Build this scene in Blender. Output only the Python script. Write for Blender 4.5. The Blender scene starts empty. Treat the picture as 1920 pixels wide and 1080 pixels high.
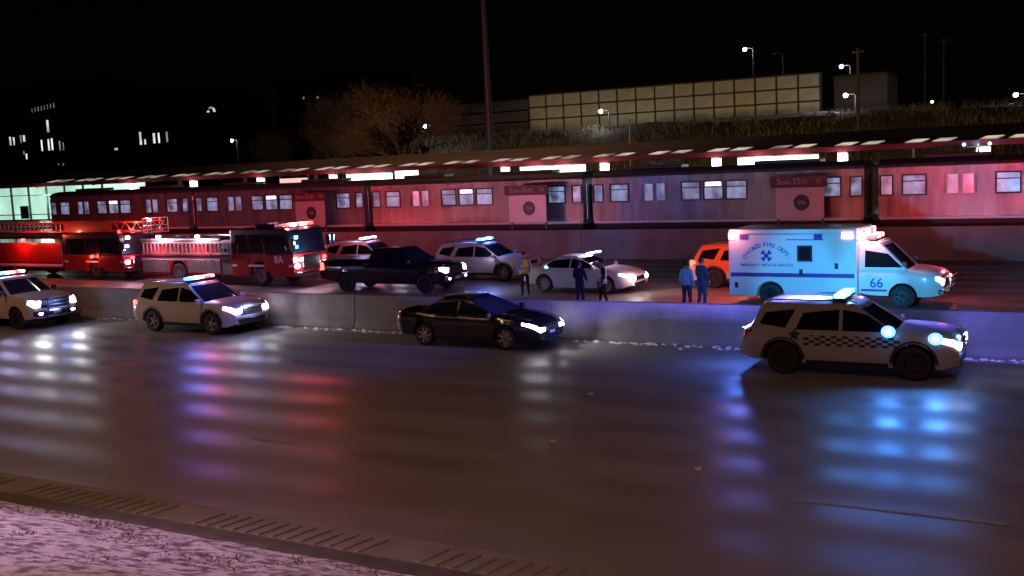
import bpy, bmesh, math, random
from mathutils import Vector, Matrix
random.seed(7)
R = math.radians
SC = bpy.context.scene
COL = SC.collection

# ------------------------------------------------------------------ camera
# fitted from the photograph: lane lines, barrier, train and canopy share one vanishing point
cd = bpy.data.cameras.new('camera'); cam = bpy.data.objects.new('camera', cd); COL.objects.link(cam)
AX = ((0.87169774, 0.0178747, -0.48971783), (0.48780703, -0.12702592, 0.86366007), (-0.04676919, -0.99173833, -0.11944761))
M = Matrix.Identity(4)
for r_ in range(3):
    M[r_][0] = AX[r_][0]; M[r_][1] = -AX[r_][1]; M[r_][2] = -AX[r_][2]
M[2][3] = 5.5
cam.matrix_world = M
cd.sensor_width = 36; cd.lens = 36 * 2000 / 1920; cd.clip_end = 3000; cd.clip_start = 0.1
SC.camera = cam

# ------------------------------------------------------------------ sky, faint ambient fill, exposure
w = bpy.data.worlds.new('World'); SC.world = w; w.use_nodes = True
nt = w.node_tree; bg = nt.nodes['Background']
sky = nt.nodes.new('ShaderNodeTexSky'); sky.sky_type = 'NISHITA'; sky.sun_disc = False
sky.sun_elevation = R(3); sky.sun_rotation = R(200)
nt.links.new(sky.outputs[0], bg.inputs[0]); bg.inputs[1].default_value = 0.0003
sd = bpy.data.lights.new('ambient_fill', 'SUN'); sd.energy = 0.006; sd.angle = R(0.5); sd.color = (1, .93, .85)  # faint warm fill added for a touch of ambient light
so = bpy.data.objects.new('ambient_fill', sd); COL.objects.link(so); so.rotation_euler = (R(40), 0, R(200))
vs = SC.view_settings; vs.view_transform = 'Standard'; vs.look = 'None'; vs.exposure = 0; vs.gamma = 1; vs.use_curve_mapping = False
SC.render.engine = 'CYCLES'
cy = SC.cycles
cy.use_denoising = True
try: cy.denoiser = 'OPENIMAGEDENOISE'
except Exception: pass
cy.caustics_reflective = False; cy.caustics_refractive = False
cy.sample_clamp_indirect = 2.0; cy.max_bounces = 5; cy.diffuse_bounces = 2; cy.glossy_bounces = 3; cy.transparent_max_bounces = 8
cy.use_light_tree = True

# ------------------------------------------------------------------ materials
MATS = {}
def mat(name, col=(.5, .5, .5), rough=.5, metal=0, var=0, scale=4, bump=0, bscale=30, coat=0, spec=.5, rvar=0, stretch=None, dirt=None):
    if name in MATS: return MATS[name]
    m = bpy.data.materials.new(name); m.use_nodes = True; MATS[name] = m
    n = m.node_tree.nodes; l = m.node_tree.links; b = n['Principled BSDF']
    b.inputs['Base Color'].default_value = (*col, 1); b.inputs['Roughness'].default_value = rough; b.inputs['Metallic'].default_value = metal
    b.inputs['Coat Weight'].default_value = coat; b.inputs['Coat Roughness'].default_value = .08; b.inputs['Specular IOR Level'].default_value = spec
    if var or bump or rvar or dirt:
        tc = n.new('ShaderNodeTexCoord'); mp = n.new('ShaderNodeMapping'); l.new(tc.outputs['Object'], mp.inputs[0])
        if stretch: mp.inputs['Scale'].default_value = stretch
        nz = n.new('ShaderNodeTexNoise'); nz.inputs['Scale'].default_value = scale; nz.inputs['Detail'].default_value = 6; nz.inputs['Roughness'].default_value = .65
        l.new(mp.outputs[0], nz.inputs[0])
        if var:
            cr = n.new('ShaderNodeValToRGB'); l.new(nz.outputs[0], cr.inputs[0])
            cr.color_ramp.elements[0].position = .3; cr.color_ramp.elements[1].position = .7
            d2 = dirt or tuple(c * (1 - var) for c in col)
            cr.color_ramp.elements[0].color = (*d2, 1); cr.color_ramp.elements[1].color = (*[min(1, c * (1 + var * .5)) for c in col], 1)
            l.new(cr.outputs[0], b.inputs['Base Color'])
        if rvar:
            mr = n.new('ShaderNodeMapRange'); mr.inputs['From Min'].default_value = .3; mr.inputs['From Max'].default_value = .7
            mr.inputs['To Min'].default_value = rough - rvar; mr.inputs['To Max'].default_value = rough + rvar
            l.new(nz.outputs[0], mr.inputs[0]); l.new(mr.outputs[0], b.inputs['Roughness'])
        if bump:
            nb = n.new('ShaderNodeTexNoise'); nb.inputs['Scale'].default_value = bscale; nb.inputs['Detail'].default_value = 5
            l.new(mp.outputs[0], nb.inputs[0])
            bp = n.new('ShaderNodeBump'); bp.inputs['Strength'].default_value = bump; bp.inputs['Distance'].default_value = .05
            l.new(nb.outputs[0], bp.inputs['Height']); l.new(bp.outputs[0], b.inputs['Normal'])
    return m
def emit(name, col, s, var=0, scale=3):
    if name in MATS: return MATS[name]
    m = bpy.data.materials.new(name); m.use_nodes = True; MATS[name] = m
    n = m.node_tree.nodes; l = m.node_tree.links; b = n['Principled BSDF']
    b.inputs['Base Color'].default_value = (*[c * .5 for c in col], 1); b.inputs['Roughness'].default_value = .2
    b.inputs['Emission Color'].default_value = (*col, 1); b.inputs['Emission Strength'].default_value = s
    if var:
        tc = n.new('ShaderNodeTexCoord'); nz = n.new('ShaderNodeTexNoise'); nz.inputs['Scale'].default_value = scale; l.new(tc.outputs['Object'], nz.inputs[0])
        mr = n.new('ShaderNodeMapRange'); mr.inputs['From Min'].default_value = .35; mr.inputs['From Max'].default_value = .65
        mr.inputs['To Min'].default_value = s * (1 - var); mr.inputs['To Max'].default_value = s * (1 + var)
        l.new(nz.outputs[0], mr.inputs[0]); l.new(mr.outputs[0], b.inputs['Emission Strength'])
    return m

def road_mat():
    m = bpy.data.materials.new('salted_concrete_road'); m.use_nodes = True; MATS['road'] = m
    n = m.node_tree.nodes; l = m.node_tree.links; b = n['Principled BSDF']
    tc = n.new('ShaderNodeTexCoord')
    def noise(sx, sy, sc, det=6):
        mp = n.new('ShaderNodeMapping'); mp.inputs['Scale'].default_value = (sx, sy, 1); l.new(tc.outputs['Object'], mp.inputs[0])
        z = n.new('ShaderNodeTexNoise'); z.inputs['Scale'].default_value = sc; z.inputs['Detail'].default_value = det; z.inputs['Roughness'].default_value = .62
        l.new(mp.outputs[0], z.inputs[0]); return z
    a = noise(.12, 1, .8); g = noise(1, 1, 40, 4); p = noise(1, 1, .35, 5)
    cr = n.new('ShaderNodeValToRGB'); cr.color_ramp.elements[0].position = .32; cr.color_ramp.elements[1].position = .7
    cr.color_ramp.elements[0].color = (.135, .115, .1, 1); cr.color_ramp.elements[1].color = (.23, .2, .18, 1)
    mx = n.new('ShaderNodeMix'); mx.data_type = 'FLOAT'; mx.inputs[0].default_value = .5
    l.new(a.outputs[0], mx.inputs[2]); l.new(p.outputs[0], mx.inputs[3])
    ad = n.new('ShaderNodeMath'); ad.operation = 'MULTIPLY_ADD'; ad.inputs[1].default_value = .28; l.new(g.outputs[0], ad.inputs[0]); l.new(mx.outputs[0], ad.inputs[2])
    sb = n.new('ShaderNodeMath'); sb.operation = 'SUBTRACT'; sb.inputs[1].default_value = .14; l.new(ad.outputs[0], sb.inputs[0])
    l.new(sb.outputs[0], cr.inputs[0]); l.new(cr.outputs[0], b.inputs['Base Color'])
    # polished wheel paths run along the lanes
    sx = n.new('ShaderNodeSeparateXYZ'); l.new(tc.outputs['Object'], sx.inputs[0])
    wv = n.new('ShaderNodeMath'); wv.operation = 'MULTIPLY'; wv.inputs[1].default_value = 2 * math.pi / 1.85; l.new(sx.outputs[1], wv.inputs[0])
    wa = n.new('ShaderNodeMath'); wa.operation = 'ADD'; l.new(wv.outputs[0], wa.inputs[0])
    wn = n.new('ShaderNodeMath'); wn.operation = 'MULTIPLY'; wn.inputs[1].default_value = 2.0; l.new(a.outputs[0], wn.inputs[0]); l.new(wn.outputs[0], wa.inputs[1])
    si = n.new('ShaderNodeMath'); si.operation = 'SINE'; l.new(wa.outputs[0], si.inputs[0])
    mr = n.new('ShaderNodeMapRange'); mr.inputs['From Min'].default_value = -1; mr.inputs['From Max'].default_value = 1
    mr.inputs['To Min'].default_value = .36; mr.inputs['To Max'].default_value = .56; l.new(si.outputs[0], mr.inputs[0])
    l.new(mr.outputs[0], b.inputs['Roughness']); b.inputs['Specular IOR Level'].default_value = .6
    bp = n.new('ShaderNodeBump'); bp.inputs['Strength'].default_value = .12; bp.inputs['Distance'].default_value = .02
    l.new(g.outputs[0], bp.inputs['Height']); l.new(bp.outputs[0], b.inputs['Normal'])
    return m
road_mat()
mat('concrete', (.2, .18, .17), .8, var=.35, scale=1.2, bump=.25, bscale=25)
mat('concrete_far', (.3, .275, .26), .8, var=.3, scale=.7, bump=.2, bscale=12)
mat('curb', (.085, .075, .05), .85, var=.35, scale=3, bump=.3)
mat('shoulder', (.19, .165, .125), .8, var=.3, scale=2, bump=.3, bscale=40)
mat('snow_dirty', (.6, .57, .6), .7, var=.4, scale=4.5, bump=.6, bscale=11, dirt=(.16, .12, .11))
mat('ballast', (.09, .08, .075), .9, var=.4, scale=6, bump=.5)
mat('hill', (.1, .08, .045), .95, var=.55, scale=.35, bump=.6, bscale=2, dirt=(.03, .025, .015))
mat('snow', (.6, .6, .62), .7, var=.3, scale=3)
for e_, p_ in zip(next(n for n in MATS['snow_dirty'].node_tree.nodes if n.type == 'VALTORGB').color_ramp.elements, (.41, .55)): e_.position = p_
mat('marking', (.33, .3, .26), .6, var=.35, scale=5)
mat('asphalt', (.05, .05, .05), .8, var=.3, scale=2)
mat('rubber', (.012, .012, .013), .75)
mat('rim_alloy', (.42, .42, .44), .3, .9)
mat('rim_black', (.03, .03, .032), .45, .5)
mat('plastic_black', (.015, .015, .017), .5)
mat('glass_dark', (.008, .009, .012), .06, spec=.7)
mat('glass_tint', (.02, .024, .034), .05, spec=.7)
mat('chrome', (.7, .7, .72), .15, 1)
mat('steel', (.5, .5, .5), .35, 1)
for k_, c_, co in (('paint_white', (.56, .55, .54), 1), ('paint_white_shaded', (.33, .31, .31), 1), ('paint_beige_silver', (.42, .39, .35), 1), ('paint_black', (.008, .008, .009), 1),  # second, darker white: the SUV's shaded camera side is put into the paint
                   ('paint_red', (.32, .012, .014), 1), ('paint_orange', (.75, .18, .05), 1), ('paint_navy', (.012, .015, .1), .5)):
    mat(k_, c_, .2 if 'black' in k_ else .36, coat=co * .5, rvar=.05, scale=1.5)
mat('letter_blue', (.02, .03, .28), .5); mat('stripe_violet', (.09, .03, .2), .45); mat('letter_white', (.8, .78, .75), .5)
mat('plate', (.6, .6, .6), .5)
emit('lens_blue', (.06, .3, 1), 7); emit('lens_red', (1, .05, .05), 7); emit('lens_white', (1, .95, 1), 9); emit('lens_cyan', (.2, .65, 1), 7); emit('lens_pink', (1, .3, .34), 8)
emit('head_lamp', (.92, .93, 1), 14); emit('fog_lamp', (1, .9, .92), 7); emit('amber_lamp', (1, .42, .1), 5); emit('tail_lamp', (1, .06, .04), 8); emit('tail_dim', (.7, .03, .03), .25)
mat('lens_off', (.5, .5, .52), .1, spec=.7); mat('lens_red_off', (.25, .01, .01), .15)

# ------------------------------------------------------------------ mesh helpers
class MB:
    def __init__(s): s.v = []; s.f = []; s.mi = []
    def add(s, vs_, fs, mi=0):
        k = len(s.v); s.v += [tuple(p) for p in vs_]; s.f += [tuple(k + i for i in f) for f in fs]; s.mi += [mi] * len(fs); return s
    def box(s, x0, x1, y0, y1, z0, z1, mi=0):
        return s.add([(x, y, z) for z in (z0, z1) for y in (y0, y1) for x in (x0, x1)],
                     [(0, 2, 3, 1), (4, 5, 7, 6), (0, 1, 5, 4), (2, 6, 7, 3), (0, 4, 6, 2), (1, 3, 7, 5)], mi)
    def hexa(s, p, mi=0):   # eight corners, bottom four then top four
        return s.add(p, [(3, 2, 1, 0), (4, 5, 6, 7), (0, 1, 5, 4), (1, 2, 6, 5), (2, 3, 7, 6), (3, 0, 4, 7)], mi)
    def prism_y(s, poly, y0, y1, mi=0):   # polygon in x,z extruded along y
        n = len(poly)
        return s.add([(x, y0, z) for x, z in poly] + [(x, y1, z) for x, z in poly],
                     [tuple(range(n)), tuple(range(2 * n - 1, n - 1, -1))] + [(i, i + n, (i + 1) % n + n, (i + 1) % n) for i in range(n)], mi)
    def prism_x(s, poly, x0, x1, mi=0):   # polygon in y,z extruded along x
        n = len(poly)
        return s.add([(x0, y, z) for y, z in poly] + [(x1, y, z) for y, z in poly],
                     [tuple(range(n)), tuple(range(2 * n - 1, n - 1, -1))] + [(i, i + n, (i + 1) % n + n, (i + 1) % n) for i in range(n)], mi)
    def grid(s, fn, nu, nv, mi=0):
        return s.add([fn(i / nu, j / nv) for j in range(nv + 1) for i in range(nu + 1)],
                     [(j * (nu + 1) + i, j * (nu + 1) + i + 1, (j + 1) * (nu + 1) + i + 1, (j + 1) * (nu + 1) + i) for j in range(nv) for i in range(nu)], mi)
    def tube(s, pts, rad, n=6, mi=0, cap=True):
        pts = [Vector(p) for p in pts]; rs = rad if isinstance(rad, (list, tuple)) else [rad] * len(pts)
        vs_ = []
        for i, p in enumerate(pts):
            d = (pts[min(i + 1, len(pts) - 1)] - pts[max(i - 1, 0)]).normalized()
            a = d.cross(Vector((0, 0, 1)) if abs(d.z) < .95 else Vector((1, 0, 0))).normalized(); b = d.cross(a)
            vs_ += [p + (a * math.cos(2 * math.pi * k / n) + b * math.sin(2 * math.pi * k / n)) * rs[i] for k in range(n)]
        fs = [(i * n + k, i * n + (k + 1) % n, (i + 1) * n + (k + 1) % n, (i + 1) * n + k) for i in range(len(pts) - 1) for k in range(n)]
        if cap: fs += [tuple(range(n))[::-1], tuple((len(pts) - 1) * n + k for k in range(n))]
        return s.add(vs_, fs, mi)
    def lathe_y(s, prof, n=24, mi=0, c=(0, 0, 0)):   # prof: (radius, y)
        vs_ = [(c[0] + r * math.cos(2 * math.pi * k / n), c[1] + y, c[2] + r * math.sin(2 * math.pi * k / n)) for r, y in prof for k in range(n)]
        fs = [(i * n + k, i * n + (k + 1) % n, (i + 1) * n + (k + 1) % n, (i + 1) * n + k) for i in range(len(prof) - 1) for k in range(n)]
        return s.add(vs_, fs, mi)
    def ball(s, c, r, nu=10, nv=7, mi=0):
        rx, ry, rz = r if isinstance(r, (tuple, list)) else (r, r, r)
        vs_ = [(c[0] + rx * math.sin(math.pi * j / nv) * math.cos(2 * math.pi * i / nu), c[1] + ry * math.sin(math.pi * j / nv) * math.sin(2 * math.pi * i / nu), c[2] + rz * math.cos(math.pi * j / nv)) for j in range(nv + 1) for i in range(nu)]
        return s.add(vs_, [(j * nu + i, j * nu + (i + 1) % nu, (j + 1) * nu + (i + 1) % nu, (j + 1) * nu + i) for j in range(nv) for i in range(nu)], mi)
    def mesh(s, name, mats, smooth=False, merge=True):
        me = bpy.data.meshes.new(name); me.from_pydata([tuple(p) for p in s.v], [], s.f)
        for i, p in enumerate(me.polygons): p.material_index = s.mi[i]
        bm = bmesh.new(); bm.from_mesh(me)
        if merge: bmesh.ops.remove_doubles(bm, verts=bm.verts, dist=1e-5)
        bmesh.ops.recalc_face_normals(bm, faces=bm.faces); bm.to_mesh(me); bm.free()
        for m_ in (mats if isinstance(mats, (list, tuple)) else [mats]): me.materials.append(MATS[m_] if isinstance(m_, str) else m_)
        if smooth:
            for p in me.polygons: p.use_smooth = True
            try: me.set_sharp_from_angle(angle=R(38))
            except Exception: pass
        return me
    def build(s, name, mats, parent=None, smooth=False, bevel=0, loc=None):
        o = link(name, s.mesh(name, mats, smooth), parent)
        if bevel:
            b = o.modifiers.new('edge', 'BEVEL'); b.width = bevel; b.segments = 2; b.limit_method = 'ANGLE'; b.angle_limit = R(40)
        if loc: o.location = loc
        return o
def link(name, data, parent=None, loc=(0, 0, 0)):
    o = bpy.data.objects.new(name, data); COL.objects.link(o); o.location = loc
    if parent: o.parent = parent
    return o
def thing(name, label, cat, loc=(0, 0, 0), rz=0, group=None):
    o = bpy.data.objects.new(name, None); COL.objects.link(o); o.location = loc; o.rotation_euler = (0, 0, rz); o.empty_display_size = .2
    return tag(o, label, cat, group)
def tag(o, label, cat=None, group=None, kind=None):
    o['label'] = label
    if cat: o['category'] = cat
    if group: o['group'] = group
    if kind: o['kind'] = kind
    return o
def struct(o, label=None):
    o['kind'] = 'structure'
    if label: o['label'] = label
    return o
def copy_tree(o, parent=None):
    c = o.copy(); COL.objects.link(c); c.parent = parent
    for ch in list(o.children): copy_tree(ch, c)
    return c
def lamp(parent, loc, col, power, kind='POINT', rad=.07, aim=None, spot=60, blend=.6):
    d = bpy.data.lights.new('lamp_light', kind); d.energy = power; d.color = col
    if kind in ('POINT', 'SPOT'): d.shadow_soft_size = rad
    if kind == 'SPOT': d.spot_size = R(spot); d.spot_blend = blend
    if kind == 'AREA': d.size = rad
    o = bpy.data.objects.new('lamp_light', d); COL.objects.link(o); o.parent = parent; o.location = loc
    if aim is not None: o.rotation_euler = Vector(aim).to_track_quat('-Z', 'Y').to_euler()
    return o
def text_mesh(s, size, spacing=1.0):
    cu = bpy.data.curves.new('text', 'FONT'); cu.body = s; cu.size = size; cu.align_x = 'CENTER'; cu.align_y = 'CENTER'; cu.resolution_u = 3; cu.space_character = spacing
    try: cu.offset = size * .012
    except Exception: pass
    ob = bpy.data.objects.new('text', cu); me = bpy.data.meshes.new_from_object(ob)
    v = [tuple(q.co) for q in me.vertices]; f = [tuple(p.vertices) for p in me.polygons]
    bpy.data.objects.remove(ob); bpy.data.meshes.remove(me)
    return v, f
def text_on_side(s, size, x, z, y, mname, name, parent, flip=False, spacing=1):
    # lettering on a face whose outside is -Y (reads left to right towards +X)
    v, f = text_mesh(s, size, spacing); m_ = MB()
    m_.add([(x + (-a if flip else a), y, z + b) for a, b, c in v], f)
    return m_.build(name, mname, parent)
def lerp(a, b, t): return a + (b - a) * t
def interp(tab, x):
    if x <= tab[0][0]: return tab[0][1]
    for (a, b), (c, d) in zip(tab, tab[1:]):
        if x <= c: return b + (d - b) * (x - a) / (c - a) if c > a else d
    return tab[-1][1]


# ================================================================== SETTING
XA, XB = -420, 160
def sheet(name, y0, y1, z, m_, x0=XA, x1=XB, z1=None):
    return struct(MB().add([(x0, y0, z), (x1, y0, z), (x1, y1, z if z1 is None else z1), (x0, y1, z if z1 is None else z1)], [(0, 1, 2, 3)]).build(name, m_))
sheet('ground', -300, 900, -.05, 'asphalt', -1200, 700)
sheet('near_road', 12.45, 28.75, 0, 'road')
sheet('middle_road', 29.1, 51.9, 0, 'road')
shoulder = sheet('shoulder', 11.38, 12.45, .004, 'shoulder')
# rumble ribs on the shoulder, in groups
rib = MB().hexa([(-.1, -.3, 0), (.06, -.3, 0), (.1, .3, 0), (-.06, .3, 0), (-.08, -.28, .026), (.04, -.28, .026), (.08, .28, .026), (-.04, .28, .026)]).mesh('rumble_rib', 'shoulder')
for x0, n_ in ((-26.2, 13), (-21.4, 14), (-16.9, 13), (-12.6, 13), (-8.3, 13), (-4.0, 13)):
    for i in range(n_):
        o = link('rumble_rib', rib, shoulder, (x0 + i * .27, 11.96 + random.uniform(-.02, .02), 0.002)); o.rotation_euler.z = R(-8)
struct(MB().prism_x([(11.0, -.04), (11.0, .14), (11.06, .16), (11.34, .15), (11.39, .12), (11.41, -.04)], XA, XB).build('kerb', 'curb'))
def bank(u, v):
    x = lerp(-120, 60, u); y = lerp(11.02, -14, v)
    z = .13 + max(0, 11.02 - y) * .33 if y > .5 else .13 + 10.52 * .33 + (0.5 - y) * .02
    if 0 < v < 1: z += .06 * math.sin(x * 1.7 + y) * math.sin(x * .63 - y * 1.3) + random.uniform(-.03, .03)
    return (x, y + (random.uniform(-.03, .03) if v == 0 else 0), z)
bk = MB().grid(bank, 420, 40).build('snow_bank', 'snow_dirty', smooth=True); struct(bk)
# dead grass poking through the snow
gt = MB()
for i in range(9000):
    x = random.uniform(-24, -4); y = 10.95 - abs(random.gauss(0, 1.9)); z = .12 + (11.02 - y) * .33
    a = random.uniform(0, 6.28); h = random.uniform(.01, .045); t = Vector((math.cos(a), math.sin(a), 0)) * random.uniform(.008, .02); b = Vector((random.uniform(-.09, .09), random.uniform(-.09, .09), h))
    if math.sin(x * 2.1 + y) * math.sin(x * .9 - y * 2.3) < random.uniform(-.5, .6): continue
    p = Vector((x, y, z)); gt.add([p - t, p + t, p + b], [(0, 1, 2)])
mat('dead_grass', (.1, .075, .045), .9)
tag(gt.build('grass', 'dead_grass'), 'dead brown grass poking through snow beside the kerb', 'grass', kind='stuff')

# lane markings, worn
for x0 in (-40, -27.6, -15.6, -4.3, 8):
    struct(MB().add([(x0, 16.13, .005), (x0 + 3.05, 16.13, .005), (x0 + 3.05, 16.22, .005), (x0, 16.22, .005)], [(0, 1, 2, 3)]).build('lane_marking', 'marking'))
for x0 in (-58, -46, -34, -22, -10, 2):
    struct(MB().add([(x0, 33.2, .005), (x0 + 3.05, 33.2, .005), (x0 + 3.05, 33.32, .005), (x0, 33.32, .005)], [(0, 1, 2, 3)]).build('lane_marking', 'marking'))
struct(MB().add([(XA, 50.9, .005), (XB, 50.9, .005), (XB, 51.02, .005), (XA, 51.02, .005)], [(0, 1, 2, 3)]).build('edge_line', 'marking'))

# concrete barriers, cast in segments
def wall_run(root, prof, x0, x1, step, m_, name):
    n_ = int((x1 - x0) / step)
    seg = MB().prism_x(prof, 0, step - .018).mesh(name, m_)
    for i in range(n_): 
        o = link(name, seg, root, (x0 + i * step, 0, 0))
        b = o.modifiers.new('edge', 'BEVEL'); b.width = .012; b.segments = 1
cb = thing('concrete_barrier', 'low grey concrete barrier behind the black sedan, between the two roads', 'barrier')
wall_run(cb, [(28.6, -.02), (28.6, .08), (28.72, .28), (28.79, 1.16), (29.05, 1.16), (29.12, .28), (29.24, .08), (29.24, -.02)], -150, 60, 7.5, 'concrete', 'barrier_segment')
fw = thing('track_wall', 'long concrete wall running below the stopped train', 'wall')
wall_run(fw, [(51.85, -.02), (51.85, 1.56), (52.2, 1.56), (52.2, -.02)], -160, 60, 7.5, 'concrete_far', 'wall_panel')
# crusted salt and snow along the foot of the barrier
sg = MB()
for i in range(900):
    x = random.uniform(-60, 6); s_ = random.uniform(.012, .05) * (1 + random.random()); y = 28.5 - abs(random.gauss(0, .16))
    sg.add([(x - s_ * 1.6, y, .002), (x + s_ * 1.4, y - s_ * .5, .002), (x + s_ * .3, y + s_, .002), (x + random.uniform(-.3, .3) * s_, y + .1 * s_, s_ * .8)], [(0, 1, 3), (1, 2, 3), (2, 0, 3)])
tag(sg.build('snow_crumbs', 'snow'), 'crumbs of dirty snow along the foot of the barrier', 'snow', kind='stuff')
for i, (x, y) in enumerate(((-9.46, 18.0), (-10.5, 22.0), (-6.2, 17.2))):
    m_ = MB(); 
    for k in range(4):
        a = k * 1.7 + i; m_.hexa([(.05 * math.cos(a) + dx * .07, .05 * math.sin(a) + dy * .05, z + .01 * math.sin(k * 3 + dx)) for z in (0.004, .03 + .01 * k) for dx, dy in ((-1, -1), (1, -.7), (.8, 1), (-.9, .8))])
    o = m_.build('litter_scrap', 'snow'); o.location = (x, y, 0); o.scale = (.55, .5, .6)
    tag(o, ('small crumpled pale scrap of litter in mid road, nearest the black sedan', 'tiny pale scrap of litter alone towards the blue reflections', 'pale flattened scrap of litter lowest on the road')[i] if False else ('pale crumpled scrap lying on the open road below the black sedan', 'tiny scrap on the road, closest to the barrier of the three', 'scrap on the road nearest the broken lane line')[i], 'litter', 'scraps of litter on the road')

# railway: ballast, rails, platform, far carriageway, slope
struct(MB().prism_x([(52.2, -.04), (52.2, .72), (58.2, .72), (58.2, -.04)], -170, 60).build('track_bed', 'ballast'))
for y in (54.95, 56.4):
    struct(MB().prism_x([(y - .05, .72), (y - .02, .76), (y - .02, .84), (y - .035, .86), (y + .035, .86), (y + .02, .84), (y + .02, .76), (y + .05, .72)], -170, 60).build('rail', 'steel'))
struct(MB().box(-170, 60, 58.2, 65.5, -.04, 1.78).build('platform', 'concrete_far'))
sheet('far_track', 65.5, 71.5, .1, 'ballast', -300, 100); sheet('far_road', 71.5, 86, 0, 'asphalt', -420, 160)
def hill(u, v):
    x = lerp(-420, 200, u); y = lerp(86, 150, v)
    t = min(1, max(0, (y - 87) / 17)); z = 8.3 * (t * t * (3 - 2 * t)) * (1 if x > -62 else max(.25, 1 + (x + 62) / 60))
    z += (.25 * math.sin(x * .31 + y * .2) + .18 * math.sin(x * .83 - y * .5)) * t
    return (x, y, z - .04)
struct(MB().grid(hill, 300, 40).build('hill', 'hill', smooth=True))
struct(MB().add([(-900, 150, 1.8), (-75, 150, 1.8), (-75, 700, 1.8), (-900, 700, 1.8)], [(0, 1, 2, 3)]).build('terrain', 'hill'))

# ------------------------------------------------------------------ train
emit('train_window', (.42, .5, .82), .34, .75, 1.6); emit('train_sign', (1, .75, .8), 3); 
def steel_mat():
    m = mat('stainless', (.36, .34, .33), .34, .5)
    n = m.node_tree.nodes; l = m.node_tree.links; b = n['Principled BSDF']
    tc = n.new('ShaderNodeTexCoord'); wv = n.new('ShaderNodeTexWave'); wv.bands_direction = 'Z'; wv.inputs['Scale'].default_value = 9; wv.inputs['Distortion'].default_value = .1
    l.new(tc.outputs['Object'], wv.inputs[0]); bp = n.new('ShaderNodeBump'); bp.inputs['Strength'].default_value = .14; bp.inputs['Distance'].default_value = .02
    l.new(wv.outputs[0], bp.inputs['Height']); 
    mp = n.new('ShaderNodeMapping'); mp.inputs['Scale'].default_value = (1, 1, .2); l.new(tc.outputs['Object'], mp.inputs[0])
    nz = n.new('ShaderNodeTexNoise'); nz.inputs['Scale'].default_value = 2.2; nz.inputs['Detail'].default_value = 5; l.new(mp.outputs[0], nz.inputs[0])
    mr = n.new('ShaderNodeMapRange'); mr.inputs['To Min'].default_value = .13; mr.inputs['To Max'].default_value = .32; l.new(nz.outputs[0], mr.inputs[0]); l.new(mr.outputs[0], b.inputs['Roughness'])
    l.new(bp.outputs[0], b.inputs['Normal'])
    b.inputs['Coat Weight'].default_value = .6; b.inputs['Coat Roughness'].default_value = .16; l.new(bp.outputs[0], b.inputs['Coat Normal'])
    cr = n.new('ShaderNodeValToRGB'); cr.color_ramp.elements[0].position = .3; cr.color_ramp.elements[1].position = .7; cr.color_ramp.elements[0].color = (.22, .2, .19, 1); cr.color_ramp.elements[1].color = (.42, .4, .39, 1)
    l.new(nz.outputs[0], cr.inputs[0]); l.new(cr.outputs[0], b.inputs['Base Color'])
steel_mat(); mat('train_roof', (.05, .05, .055), .6, var=.3, scale=2); mat('train_dark', (.02, .02, .022), .6); mat('train_ledge', (.75, .72, .7), .4, .1)
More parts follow.
